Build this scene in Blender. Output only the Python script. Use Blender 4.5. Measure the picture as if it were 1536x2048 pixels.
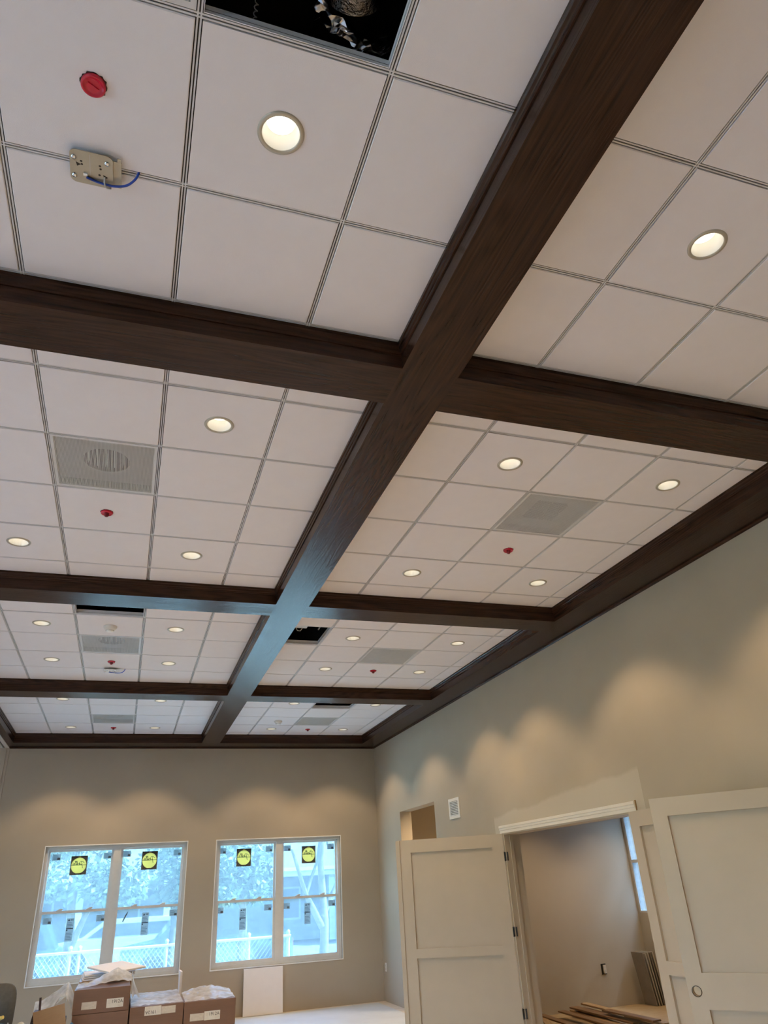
import bpy, math, random
from mathutils import Vector, Matrix

# ------------------------------------------------------------------ scene, camera, world, light
for o in list(bpy.data.objects):
    bpy.data.objects.remove(o, do_unlink=True)
SC = bpy.context.scene
COL = SC.collection
random.seed(7)
EYE = 1.655                      # camera height above the floor

cam_d = bpy.data.cameras.new('camera')
cam = bpy.data.objects.new('camera', cam_d)
COL.objects.link(cam)
FPX = 1422.1
cam_d.sensor_fit = 'HORIZONTAL'
cam_d.sensor_width = 36.0
cam_d.lens = FPX / 1536.0 * 36.0
cam_d.clip_start = 0.05
cam_d.clip_end = 300
YAW, PITCH, ROLL = 0.344390955, 0.479586857, -0.0590232106
cy, sy, cp, sp = math.cos(YAW), math.sin(YAW), math.cos(PITCH), math.sin(PITCH)
fw = Vector((sy * cp, cy * cp, sp)); rt = Vector((cy, -sy, 0)); up = rt.cross(fw)
cr, sr = math.cos(ROLL), math.sin(ROLL)
r2 = rt * cr + up * sr; u2 = up * cr - rt * sr
m3 = Matrix((r2, u2, -fw)).transposed()
cam.matrix_world = Matrix.Translation((0, 0, EYE)) @ m3.to_4x4()
SC.camera = cam

SC.view_settings.view_transform = 'Standard'
SC.view_settings.look = 'None'
SC.view_settings.gamma = 1.0
SC.view_settings.use_curve_mapping = False
SC.view_settings.exposure = 0.0
SC.cycles.max_bounces = 7
SC.cycles.diffuse_bounces = 4
SC.cycles.glossy_bounces = 3
SC.cycles.transmission_bounces = 3
SC.cycles.transparent_max_bounces = 8
SC.cycles.adaptive_threshold = 0.1
SC.cycles.adaptive_min_samples = 20
SC.cycles.caustics_reflective = False
SC.cycles.caustics_refractive = False
SC.cycles.sample_clamp_indirect = 6.0

world = bpy.data.worlds.new('world')
SC.world = world
world.use_nodes = True
wn = world.node_tree
wn.nodes.clear()
w_out = wn.nodes.new('ShaderNodeOutputWorld')
w_bg = wn.nodes.new('ShaderNodeBackground')
w_sky = wn.nodes.new('ShaderNodeTexSky')
w_sky.sky_type = 'NISHITA'
w_sky.sun_disc = False
w_sky.sun_elevation = math.radians(48)
w_sky.sun_rotation = math.radians(104)
w_sky.air_density = 1.0
w_sky.dust_density = 1.5
w_bg.inputs['Strength'].default_value = 3.9
w_hs = wn.nodes.new('ShaderNodeHueSaturation')
w_hs.inputs['Saturation'].default_value = 1.1      # hazy bright sky
wn.links.new(w_sky.outputs[0], w_hs.inputs['Color'])
wn.links.new(w_hs.outputs[0], w_bg.inputs['Color'])
wn.links.new(w_bg.outputs[0], w_out.inputs['Surface'])

sun_d = bpy.data.lights.new('sun', 'SUN')
sun_d.energy = 92.0
sun_d.angle = math.radians(0.6)
sun_d.color = (1.0, 0.95, 0.86)
sun = bpy.data.objects.new('sun', sun_d)
COL.objects.link(sun)
sun.rotation_euler = Vector((-0.97 * 0.67, 0.25 * 0.67, -0.743)).to_track_quat('-Z', 'Y').to_euler()      # from the right, almost along the window wall

LAMP_POWER = 60.0
LAMP_COLOR = (1.0, 0.72, 0.42)
SPOT_ANGLE = math.radians(104)

# ------------------------------------------------------------------ materials
MATS = {}
def new_mat(name):
    m = bpy.data.materials.new(name); m.use_nodes = True
    nt = m.node_tree
    b = nt.nodes['Principled BSDF']
    MATS[name] = m
    return m, nt, b
def ramp(nt, fac, stops):
    r = nt.nodes.new('ShaderNodeValToRGB')
    el = r.color_ramp.elements
    while len(el) < len(stops): el.new(0.5)
    for e, (p, c) in zip(el, stops):
        e.position = p; e.color = (c[0], c[1], c[2], 1)
    nt.links.new(fac, r.inputs[0])
    return r.outputs[0]
def coords(nt, scale=(1, 1, 1), kind='Object'):
    tc = nt.nodes.new('ShaderNodeTexCoord'); mp = nt.nodes.new('ShaderNodeMapping')
    mp.inputs['Scale'].default_value = scale
    nt.links.new(tc.outputs[kind], mp.inputs[0])
    return mp.outputs[0]
def noise(nt, vec, scale, detail=4, rough=0.55):
    n = nt.nodes.new('ShaderNodeTexNoise')
    n.inputs['Scale'].default_value = scale; n.inputs['Detail'].default_value = detail
    n.inputs['Roughness'].default_value = rough
    nt.links.new(vec, n.inputs['Vector'])
    return n.outputs['Fac']
def bump(nt, b, h, strength, dist):
    bp = nt.nodes.new('ShaderNodeBump')
    bp.inputs['Strength'].default_value = strength; bp.inputs['Distance'].default_value = dist
    nt.links.new(h, bp.inputs['Height']); nt.links.new(bp.outputs[0], b.inputs['Normal'])
def pmat(name, col, rough=0.6, var=0.06, scale=14, bmp=0.0, bscale=None, metal=0.0, spec=0.5, coat=0.0):
    m, nt, b = new_mat(name)
    v = coords(nt)
    f = noise(nt, v, scale)
    lo = [max(0, c * (1 - var)) for c in col]; hi = [min(1, c * (1 + var)) for c in col]
    nt.links.new(ramp(nt, f, [(0.3, lo), (0.7, hi)]), b.inputs['Base Color'])
    b.inputs['Roughness'].default_value = rough
    b.inputs['Metallic'].default_value = metal
    b.inputs['Specular IOR Level'].default_value = spec
    b.inputs['Coat Weight'].default_value = coat
    if bmp > 0:
        bump(nt, b, noise(nt, v, bscale or scale * 6, 3), bmp, 0.002)
    return m
def wood_mat(name, axis, dark, mid, light, rough=0.3, coat=0.0, spread=6.0, line=0.5, spec=0.5):
    m, nt, b = new_mat(name)
    sc = {'x': (0.55, spread, spread), 'y': (spread, 0.55, spread), 'z': (spread, spread, 0.55)}[axis]
    v = coords(nt, sc)
    n1 = noise(nt, v, 0.9, 2, 0.45)
    mul = nt.nodes.new('ShaderNodeMath'); mul.operation = 'MULTIPLY'; mul.inputs[1].default_value = 17.0
    nt.links.new(n1, mul.inputs[0])
    fr = nt.nodes.new('ShaderNodeMath'); fr.operation = 'PINGPONG'; fr.inputs[1].default_value = 0.5
    nt.links.new(mul.outputs[0], fr.inputs[0])
    sf = {'x': (2.5, 90, 90), 'y': (90, 2.5, 90), 'z': (90, 90, 2.5)}[axis]
    n2 = noise(nt, coords(nt, sf), 1.0, 3, 0.6)
    mix = nt.nodes.new('ShaderNodeMath'); mix.operation = 'MULTIPLY_ADD'
    nt.links.new(fr.outputs[0], mix.inputs[0]); mix.inputs[1].default_value = line * 1.2
    nt.links.new(n2, mix.inputs[2])
    c = ramp(nt, mix.outputs[0], [(0.28, dark), (0.55, mid), (0.95, light)])
    nt.links.new(c, b.inputs['Base Color'])
    b.inputs['Roughness'].default_value = rough
    b.inputs['Coat Weight'].default_value = coat
    b.inputs['Specular IOR Level'].default_value = spec
    bump(nt, b, mix.outputs[0], 0.42, 0.0026)
    return m

def tile_mat():
    m, nt, b = new_mat('tile_white')
    v = coords(nt)
    f = noise(nt, v, 9, 5)
    nt.links.new(ramp(nt, f, [(0.3, (0.775, 0.745, 0.748)), (0.7, (0.795, 0.765, 0.768))]), b.inputs['Base Color'])
    b.inputs['Roughness'].default_value = 0.92
    b.inputs['Specular IOR Level'].default_value = 0.15
    bump(nt, b, noise(nt, v, 420, 2), 0.35, 0.0015)
    return m
M_TILE = tile_mat()
M_GRID = pmat('grid_white', (0.62, 0.61, 0.60), 0.45, 0.03)
M_SLOT = pmat('grid_slot', (0.035, 0.033, 0.03), 0.7, 0.05)
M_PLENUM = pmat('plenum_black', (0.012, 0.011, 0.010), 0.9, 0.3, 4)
M_WOODX = wood_mat('stained_oak_x', 'x', (0.011, 0.0045, 0.0028), (0.029, 0.0122, 0.0072), (0.048, 0.021, 0.012), 0.27, spec=0.2)
M_WOODY = wood_mat('stained_oak_y', 'y', (0.011, 0.0045, 0.0028), (0.029, 0.0122, 0.0072), (0.048, 0.021, 0.012), 0.27, spec=0.2)

def wall_mat(name, base, patch=False):
    m, nt, b = new_mat(name)
    v = coords(nt)
    f = noise(nt, v, 1.3, 4)
    lo = [c * 0.965 for c in base]; hi = [min(1, c * 1.035) for c in base]
    col = ramp(nt, f, [(0.3, lo), (0.7, hi)])
    if patch:
        # bare joint compound left unpainted above and beside the door casing
        sep = nt.nodes.new('ShaderNodeSeparateXYZ'); nt.links.new(v, sep.inputs[0])
        nz = noise(nt, v, 1.7, 4)
        def mth(op, a, bb):
            n = nt.nodes.new('ShaderNodeMath'); n.operation = op
            for k, q in enumerate((a, bb)):
                if isinstance(q, (int, float)): n.inputs[k].default_value = q
                else: nt.links.new(q, n.inputs[k])
            return n.outputs[0]
        top = mth('ADD', mth('ADD', mth('MULTIPLY', nz, 0.16), mth('MULTIPLY', sep.outputs[1], -0.055)), 2.66)   # ragged upper edge
        a1n = nt.nodes.new('ShaderNodeMapRange'); a1n.inputs['From Min'].default_value = 0.0; a1n.inputs['From Max'].default_value = 0.035
        nt.links.new(mth('SUBTRACT', top, sep.outputs[2]), a1n.inputs['Value'])
        a1 = a1n.outputs[0]
        a2 = mth('GREATER_THAN', sep.outputs[1], 5.46)
        a3 = mth('LESS_THAN', sep.outputs[1], 8.32)
        msk = mth('MULTIPLY', mth('MULTIPLY', a1, a2), a3)
        mixn = nt.nodes.new('ShaderNodeMix'); mixn.data_type = 'RGBA'
        nt.links.new(mth('MULTIPLY', msk, 0.55), mixn.inputs['Factor'])
        nt.links.new(col, mixn.inputs['A'])
        mixn.inputs['B'].default_value = (0.56, 0.515, 0.435, 1)
        col = mixn.outputs['Result']
    nt.links.new(col, b.inputs['Base Color'])
    b.inputs['Roughness'].default_value = 0.75
    b.inputs['Specular IOR Level'].default_value = 0.25
    bump(nt, b, noise(nt, v, 120, 3), 0.12, 0.0015)
    return m
M_WALL = wall_mat('wall_paint', (0.43, 0.368, 0.288))
M_WALLR = wall_mat('wall_paint_right', (0.43, 0.368, 0.288), True)
M_DRYWALL = wall_mat('drywall_room', (0.50, 0.44, 0.35))
M_LID = pmat('ceiling_board', (0.72, 0.70, 0.67), 0.9, 0.03)
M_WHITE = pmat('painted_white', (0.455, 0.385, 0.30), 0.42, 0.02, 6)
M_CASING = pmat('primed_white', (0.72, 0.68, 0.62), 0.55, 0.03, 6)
M_BLACK = pmat('black_metal', (0.012, 0.011, 0.010), 0.4, 0.2)
M_VENTW = pmat('vent_white', (0.78, 0.77, 0.75), 0.45, 0.02)
M_VINYL = pmat('window_vinyl', (0.66, 0.66, 0.64), 0.4, 0.03)
M_BEAD = pmat('white_bead', (0.85, 0.85, 0.83), 0.4, 0.02)
M_GREYVENT = pmat('vent_grey', (0.62, 0.61, 0.585), 0.5, 0.03)
M_GREYBACK = pmat('vent_back', (0.46, 0.455, 0.435), 0.7, 0.05)
M_DUCTDARK = pmat('duct_dark', (0.09, 0.09, 0.085), 0.6, 0.2)
M_RED = pmat('red_plastic', (0.50, 0.006, 0.030), 0.28, 0.08)
M_REDDARK = pmat('red_dark', (0.16, 0.006, 0.012), 0.5, 0.15)
M_DETECT = pmat('ivory_plastic', (0.70, 0.66, 0.60), 0.4, 0.02)
M_PLATE = pmat('beige_steel', (0.42, 0.39, 0.31), 0.42, 0.06, 20, metal=0.55)
M_CHROME = pmat('bright_rivet', (0.75, 0.74, 0.72), 0.18, 0.02, metal=1.0)
M_BLUEWIRE = pmat('blue_wire', (0.01, 0.055, 0.36), 0.35, 0.1)
M_GREYWIRE = pmat('grey_wire', (0.45, 0.45, 0.44), 0.4, 0.05)
M_RING = pmat('trim_ring', (0.46, 0.42, 0.34), 0.35, 0.05, metal=0.3)
M_CONE = pmat('reflector_white', (0.86, 0.83, 0.76), 0.3, 0.02)
M_COPPER = pmat('orange_pipe', (0.30, 0.12, 0.05), 0.5, 0.15)
M_ALU = pmat('track_white', (0.74, 0.73, 0.70), 0.4, 0.03)

def emit_mat(name, col, s):
    m, nt, b = new_mat(name)
    v = coords(nt)
    c = ramp(nt, noise(nt, v, 60, 2), [(0.3, [k * 0.92 for k in col]), (0.7, col)])
    nt.links.new(c, b.inputs['Emission Color'])
    b.inputs['Emission Strength'].default_value = s
    b.inputs['Base Color'].default_value = (0.8, 0.8, 0.78, 1)
    return m
M_LENS = emit_mat('lamp_lens', (1.0, 0.94, 0.80), 2.7)

def foil_mat(name, col):
    m, nt, b = new_mat(name)
    v = coords(nt)
    f = noise(nt, v, 22, 5, 0.7)
    nt.links.new(ramp(nt, f, [(0.3, [k * 0.55 for k in col]), (0.7, col)]), b.inputs['Base Color'])
    b.inputs['Metallic'].default_value = 1.0
    b.inputs['Roughness'].default_value = 0.22
    bump(nt, b, f, 0.9, 0.02)
    return m
M_FOIL = foil_mat('foil_duct', (0.80, 0.72, 0.60))
M_FOILDARK = foil_mat('foil_black', (0.32, 0.31, 0.32))

def floor_mat():
    m, nt, b = new_mat('floor_protection')
    v = coords(nt, (1, 1, 1))
    br = nt.nodes.new('ShaderNodeTexBrick')
    br.inputs['Scale'].default_value = 1.0
    br.inputs['Brick Width'].default_value = 2.4; br.inputs['Row Height'].default_value = 1.2
    br.inputs['Mortar Size'].default_value = 0.004
    br.inputs['Color1'].default_value = (0.72, 0.66, 0.58, 1)
    br.inputs['Color2'].default_value = (0.67, 0.61, 0.53, 1)
    br.inputs['Mortar'].default_value = (0.30, 0.27, 0.22, 1)
    nt.links.new(v, br.inputs['Vector'])
    f = noise(nt, coords(nt, (1.2, 9, 1)), 2.0, 5, 0.6)
    mx = nt.nodes.new('ShaderNodeMix'); mx.data_type = 'RGBA'; mx.blend_type = 'MULTIPLY'
    mx.inputs['Factor'].default_value = 1.0
    nt.links.new(br.outputs[0], mx.inputs['A'])
    nt.links.new(ramp(nt, f, [(0.3, (0.82, 0.82, 0.82)), (0.7, (1, 1, 1))]), mx.inputs['B'])
    nt.links.new(mx.outputs['Result'], b.inputs['Base Color'])
    b.inputs['Roughness'].default_value = 0.45
    return m
M_FLOOR = floor_mat()
M_PLY = wood_mat('plywood', 'x', (0.36, 0.25, 0.13), (0.47, 0.34, 0.19), (0.55, 0.41, 0.24), 0.6, 0.0, 3.0, 0.3)
M_PLANK = wood_mat('plank_brown', 'x', (0.10, 0.048, 0.020), (0.20, 0.105, 0.045), (0.30, 0.17, 0.075), 0.45, 0.1, 8, 0.4)
M_PLANKL = wood_mat('plank_light', 'x', (0.26, 0.16, 0.075), (0.40, 0.26, 0.13), (0.50, 0.34, 0.18), 0.5, 0.05, 8, 0.4)
M_SHEET = pmat('leaning_sheet', (0.44, 0.38, 0.28), 0.7, 0.12, 8)
M_SHEETD = pmat('leaning_sheet_dark', (0.24, 0.20, 0.15), 0.7, 0.12, 8)

def glass_mat(name, trans, veil, veilamt, gloss):
    m = bpy.data.materials.new(name); m.use_nodes = True; MATS[name] = m
    nt = m.node_tree; nt.nodes.clear()
    out = nt.nodes.new('ShaderNodeOutputMaterial')
    t = nt.nodes.new('ShaderNodeBsdfTransparent')
    tl = nt.nodes.new('ShaderNodeBsdfTranslucent'); tl.inputs[0].default_value = (*veil, 1)
    g = nt.nodes.new('ShaderNodeBsdfGlossy'); g.inputs['Roughness'].default_value = 0.05
    g.inputs[0].default_value = (0.9, 0.95, 1, 1)
    v = coords(nt, (1.5, 1, 6))
    f = noise(nt, v, 3, 5, 0.65)
    nt.links.new(ramp(nt, f, [(0.3, [k * 0.88 for k in trans]), (0.7, trans)]), t.inputs[0])
    m1 = nt.nodes.new('ShaderNodeMixShader'); m1.inputs[0].default_value = veilamt
    nt.links.new(t.outputs[0], m1.inputs[1]); nt.links.new(tl.outputs[0], m1.inputs[2])
    m2 = nt.nodes.new('ShaderNodeMixShader'); m2.inputs[0].default_value = gloss
    nt.links.new(m1.outputs[0], m2.inputs[1]); nt.links.new(g.outputs[0], m2.inputs[2])
    nt.links.new(m2.outputs[0], out.inputs['Surface'])
    return m
M_FILMGLASS = glass_mat('glass_with_blue_film', (0.44, 0.62, 0.71), (0.72, 0.90, 0.97), 0.065, 0.03)
M_CLEAR = glass_mat('clear_glass', (0.93, 0.96, 1.0), (0.9, 0.95, 1.0), 0.03, 0.03)
M_SIDEGLASS = glass_mat('side_room_glass', (0.62, 0.70, 0.74), (0.6, 0.7, 0.75), 0.05, 0.03)
def plastic_mat():
    m = bpy.data.materials.new('plastic_wrap'); m.use_nodes = True; MATS['plastic_wrap'] = m
    nt = m.node_tree; nt.nodes.clear()
    out = nt.nodes.new('ShaderNodeOutputMaterial')
    t = nt.nodes.new('ShaderNodeBsdfTransparent')
    tl = nt.nodes.new('ShaderNodeBsdfTranslucent'); tl.inputs[0].default_value = (0.92, 0.96, 1.0, 1)
    df = nt.nodes.new('ShaderNodeBsdfDiffuse'); df.inputs[0].default_value = (0.88, 0.93, 0.98, 1)
    g = nt.nodes.new('ShaderNodeBsdfGlossy'); g.inputs['Roughness'].default_value = 0.18
    f = noise(nt, coords(nt), 9, 4, 0.6)
    mr = nt.nodes.new('ShaderNodeMapRange'); mr.inputs['From Min'].default_value = 0.3; mr.inputs['From Max'].default_value = 0.7
    mr.inputs['To Min'].default_value = 0.45; mr.inputs['To Max'].default_value = 0.85
    nt.links.new(f, mr.inputs['Value'])
    def mx(fac, a, b):
        n = nt.nodes.new('ShaderNodeMixShader')
        if isinstance(fac, float): n.inputs[0].default_value = fac
        else: nt.links.new(fac, n.inputs[0])
        nt.links.new(a, n.inputs[1]); nt.links.new(b, n.inputs[2]); return n.outputs[0]
    milky = mx(0.5, tl.outputs[0], df.outputs[0])
    nt.links.new(mx(0.10, mx(mr.outputs[0], t.outputs[0], milky), g.outputs[0]), out.inputs['Surface'])
    return m
M_PLASTIC = plastic_mat()

def cardboard_mat(name, col):
    m, nt, b = new_mat(name)
    v = coords(nt, (3, 3, 40))
    f = noise(nt, v, 2.0, 4, 0.6)
    nt.links.new(ramp(nt, f, [(0.3, [k * 0.88 for k in col]), (0.7, col)]), b.inputs['Base Color'])
    b.inputs['Roughness'].default_value = 0.5
    b.inputs['Coat Weight'].default_value = 0.25
    b.inputs['Coat Roughness'].default_value = 0.25
    bump(nt, b, noise(nt, coords(nt, (8, 8, 30)), 3, 4), 0.3, 0.003)
    return m
M_CARD = cardboard_mat('cardboard_brown', (0.185, 0.095, 0.058))
M_CARDL = cardboard_mat('cardboard_tan', (0.36, 0.21, 0.10))
M_LABEL = pmat('label_paper', (0.55, 0.47, 0.38), 0.6, 0.08, 30)
M_LABELW = pmat('label_white', (0.66, 0.60, 0.52), 0.6, 0.04, 30)
M_INK = pmat('label_ink', (0.02, 0.018, 0.016), 0.6, 0.1)
M_TILEEDGE = pmat('tile_core', (0.60, 0.53, 0.42), 0.9, 0.08, 30)
M_CHAIR = pmat('olive_chair', (0.075, 0.068, 0.055), 0.6, 0.15, 20, 0.1)
M_YELLOW = pmat('yellow_plastic', (0.72, 0.55, 0.16), 0.4, 0.05)
M_BLUECLOTH = pmat('blue_cloth', (0.03, 0.13, 0.27), 0.8, 0.2, 20)
M_PALECLOTH = pmat('pale_cloth', (0.45, 0.44, 0.42), 0.85, 0.15, 20)
M_DARKSCRAP = pmat('dark_scrap', (0.045, 0.025, 0.025), 0.6, 0.3, 12)
def paper_mat(name, col, tr, amt):
    m, nt, b = new_mat(name)
    nt.links.new(ramp(nt, noise(nt, coords(nt), 60), [(0.3, [k * 0.93 for k in col]), (0.7, col)]), b.inputs['Base Color'])
    b.inputs['Roughness'].default_value = 0.7
    tl = nt.nodes.new('ShaderNodeBsdfTranslucent'); tl.inputs[0].default_value = (*tr, 1)
    mx = nt.nodes.new('ShaderNodeMixShader'); mx.inputs[0].default_value = amt
    nt.links.new(b.outputs[0], mx.inputs[1]); nt.links.new(tl.outputs[0], mx.inputs[2])
    nt.links.new(mx.outputs[0], nt.nodes['Material Output'].inputs['Surface'])
    return m
M_STKYEL = paper_mat('sticker_yellow', (0.74, 0.66, 0.18), (0.86, 0.68, 0.30), 0.7)
M_STKDARK = pmat('sticker_grey', (0.085, 0.08, 0.075), 0.6, 0.2)
M_STKGREY = paper_mat('sticker_print_grey', (0.20, 0.22, 0.23), (0.20, 0.23, 0.24), 0.6)
M_STKPAPER = paper_mat('sticker_paper', (0.55, 0.59, 0.58), (0.46, 0.50, 0.50), 0.62)
M_STKBLACK = pmat('sticker_ink', (0.03, 0.035, 0.04), 0.6, 0.1)
# outdoors
M_GRASS = pmat('bare_ground', (0.76, 0.75, 0.71), 0.9, 0.15, 1.5)
M_ASPHALT = pmat('road', (0.0646, 0.0646, 0.0684), 0.9, 0.15, 2)
M_YARD = pmat('yard_concrete', (0.50, 0.50, 0.50), 0.9, 0.08, 2)
M_CONC = pmat('pavement', (0.3040, 0.2964, 0.2812), 0.9, 0.08, 2)
M_GALV = pmat('galvanised', (0.2280, 0.2356, 0.2432), 0.4, 0.04)
M_LEAF = pmat('leaf_green', (0.0532, 0.0836, 0.0304), 0.6, 0.4, 3)
M_LEAFD = pmat('leaf_deep_green', (0.0380, 0.0646, 0.0228), 0.6, 0.4, 3)
M_BARK = pmat('bark', (0.0760, 0.0646, 0.0532), 0.9, 0.3, 12, 0.4)
M_PLASTER = pmat('plaster_white', (0.75, 0.76, 0.76), 0.9, 0.04, 3)
M_ADDEDHEDGE = pmat('added_hedge_green', (0.045, 0.07, 0.028), 0.9, 0.4, 2.0, 0.5, 14)
M_STUCCO = pmat('stucco', (0.1216, 0.1254, 0.1368), 0.9, 0.06, 3)
M_STUCCOW = pmat('stucco_white', (0.3192, 0.3192, 0.3192), 0.8, 0.03, 3)
M_ROOF = pmat('shingle', (0.0608, 0.0646, 0.0722), 0.9, 0.2, 8)
M_DOORRED = pmat('red_door', (0.2584, 0.0684, 0.0760), 0.5, 0.05)
M_DKGLASS = pmat('dark_glass', (0.03, 0.04, 0.05), 0.08, 0.05)
M_CARBLUE = pmat('car_blue', (0.0342, 0.0646, 0.1216), 0.25, 0.05, coat=0.8)
M_CARWHITE = pmat('car_white', (0.2888, 0.2888, 0.2888), 0.3, 0.02, coat=0.6)
M_TYRE = pmat('tyre', (0.02, 0.02, 0.02), 0.85, 0.2)
M_LAMPRED = pmat('tail_lamp', (0.6, 0.03, 0.03), 0.3, 0.05)

# ------------------------------------------------------------------ mesh helpers
class MB:
    def __init__(s): s.v = []; s.f = []; s.mi = []; s.sm = []; s.cm = 0
    def add(s, vs, fs, smooth=False):
        o = len(s.v); s.v += [tuple(p) for p in vs]
        for f in fs:
            s.f.append([o + i for i in f]); s.mi.append(s.cm); s.sm.append(smooth)
        return s
    def mat(s, i): s.cm = i; return s
    def box(s, a, b):
        (x0, y0, z0), (x1, y1, z1) = a, b
        vs = [(x0, y0, z0), (x1, y0, z0), (x1, y1, z0), (x0, y1, z0), (x0, y0, z1), (x1, y0, z1), (x1, y1, z1), (x0, y1, z1)]
        return s.add(vs, [(0, 3, 2, 1), (4, 5, 6, 7), (0, 1, 5, 4), (1, 2, 6, 5), (2, 3, 7, 6), (3, 0, 4, 7)])
    def bevbox(s, a, b, r):
        (x0, y0, z0), (x1, y1, z1) = a, b
        # chamfer the vertical and horizontal edges: 3 rings of an octagonal-ish prism
        rings = []
        for z, k in ((z0, r), (z0 + r, 0), (z1 - r, 0), (z1, r)):
            rings.append([(x0 + k + r * (0 if k else 0), y0 + k, z), (x1 - k, y0 + k, z), (x1 - k, y1 - k, z), (x0 + k, y1 - k, z)])
        vs = [p for rg in rings for p in rg]
        fs = [(3, 2, 1, 0), (12, 13, 14, 15)]
        for q in range(3):
            for k in range(4):
                a0 = q * 4 + k; a1 = q * 4 + (k + 1) % 4
                fs.append((a0, a1, a1 + 4, a0 + 4))
        return s.add(vs, fs)
    def tube(s, pts, r, n=8, caps=True, smooth=True):
        pts = [Vector(p) for p in pts]
        rr = r if isinstance(r, (list, tuple)) else [r] * len(pts)
        vs = []; fs = []
        for i, p in enumerate(pts):
            t = (pts[min(i + 1, len(pts) - 1)] - pts[max(i - 1, 0)]).normalized()
            ref = Vector((0, 0, 1)) if abs(t.z) < 0.9 else Vector((1, 0, 0))
            a = t.cross(ref).normalized(); b = t.cross(a)
            for k in range(n):
                an = 2 * math.pi * k / n
                vs.append(p + (a * math.cos(an) + b * math.sin(an)) * rr[i])
        for i in range(len(pts) - 1):
            for k in range(n):
                fs.append((i * n + k, i * n + (k + 1) % n, (i + 1) * n + (k + 1) % n, (i + 1) * n + k))
        s.add(vs, fs, smooth)
        if caps:
            s.add([vs[k] for k in range(n)], [tuple(range(n))]); s.add([vs[-n + k] for k in range(n)], [tuple(range(n - 1, -1, -1))])
        return s
    def lathe(s, prof, c=(0, 0, 0), n=32, smooth=True, closed=False):
        vs = []; fs = []
        for r, z in prof:
            for k in range(n):
                a = 2 * math.pi * k / n
                vs.append((c[0] + r * math.cos(a), c[1] + r * math.sin(a), c[2] + z))
        for i in range(len(prof) - 1):
            for k in range(n):
                fs.append((i * n + k, i * n + (k + 1) % n, (i + 1) * n + (k + 1) % n, (i + 1) * n + k))
        return s.add(vs, fs, smooth)
    def disc(s, c, r, n=32, flip=False):
        vs = [(c[0] + r * math.cos(2 * math.pi * k / n), c[1] + r * math.sin(2 * math.pi * k / n), c[2]) for k in range(n)]
        f = list(range(n))
        return s.add(vs, [tuple(reversed(f)) if flip else tuple(f)])
    def prism(s, poly, axis, a, b):
        # extrude a 2D polygon along an axis; poly coords are the other two axes in order
        n = len(poly)
        def P(q, t):
            if axis == 'x': return (t, q[0], q[1])
            if axis == 'y': return (q[0], t, q[1])
            return (q[0], q[1], t)
        vs = [P(q, a) for q in poly] + [P(q, b) for q in poly]
        fs = [tuple(range(n - 1, -1, -1)), tuple(range(n, 2 * n))]
        for k in range(n): fs.append((k, (k + 1) % n, n + (k + 1) % n, n + k))
        return s.add(vs, fs)
    def holeslab(s, x0, x1, y0, y1, z0, z1, c, r, n=32):
        # slab with a round through-hole, axis z
        def edge(an):
            dx, dy = math.cos(an), math.sin(an)
            tx = ((x1 if dx > 0 else x0) - c[0]) / dx if abs(dx) > 1e-9 else 1e9
            ty = ((y1 if dy > 0 else y0) - c[1]) / dy if abs(dy) > 1e-9 else 1e9
            t = min(tx, ty); return (c[0] + dx * t, c[1] + dy * t)
        angs = sorted(set([2 * math.pi * k / n for k in range(n)] + [math.atan2(y - c[1], x - c[0]) % (2 * math.pi) for x in (x0, x1) for y in (y0, y1)]))
        m = len(angs); vs = []
        for z in (z0, z1):
            for a in angs: vs.append((c[0] + r * math.cos(a), c[1] + r * math.sin(a), z))
            for a in angs: e = edge(a); vs.append((e[0], e[1], z))
        fs = []
        for k in range(m):
            k2 = (k + 1) % m
            fs.append((k, k2, m + k2, m + k)); fs.append((2 * m + k, 3 * m + k, 3 * m + k2, 2 * m + k2))
            fs.append((k, 2 * m + k, 2 * m + k2, k2)); fs.append((m + k, m + k2, 3 * m + k2, 3 * m + k))
        return s.add(vs, fs)
    def xform(s, M, start=0):
        for i in range(start, len(s.v)): s.v[i] = tuple(M @ Vector(s.v[i]))
        return s
    def mesh(s, name, mats):
        me = bpy.data.meshes.new(name)
        me.from_pydata(s.v, [], s.f)
        for m in (mats if isinstance(mats, (list, tuple)) else [mats]): me.materials.append(m)
        for p, i, q in zip(me.polygons, s.mi, s.sm): p.material_index = i; p.use_smooth = q
        me.update(); me.validate()
        import bmesh
        bm = bmesh.new(); bm.from_mesh(me); bmesh.ops.recalc_face_normals(bm, faces=bm.faces); bm.to_mesh(me); bm.free()
        return me
    def build(s, name, mats, parent=None, loc=None):
        return link(name, s.mesh(name, mats), parent, loc)
def link(name, me, parent=None, loc=None, rot=None):
    o = bpy.data.objects.new(name, me); COL.objects.link(o)
    if parent is not None: o.parent = parent
    if loc is not None: o.location = loc
    if rot is not None: o.rotation_euler = rot
    return o
def tag(o, label=None, cat=None, group=None, kind=None):
    if label: o['label'] = label
    if cat: o['category'] = cat
    if group: o['group'] = group
    if kind: o['kind'] = kind
    return o
def empty(name, loc=(0, 0, 0), rz=0.0):
    o = bpy.data.objects.new(name, None); COL.objects.link(o)
    o.empty_display_size = 0.1; o.location = loc; o.rotation_euler = (0, 0, rz)
    return o
def copy_tree(o, parent=None):
    c = o.copy(); COL.objects.link(c); c.parent = parent
    for ch in list(o.children): copy_tree(ch, c)
    return c
def B(a, b): return MB().box(a, b)
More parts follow.
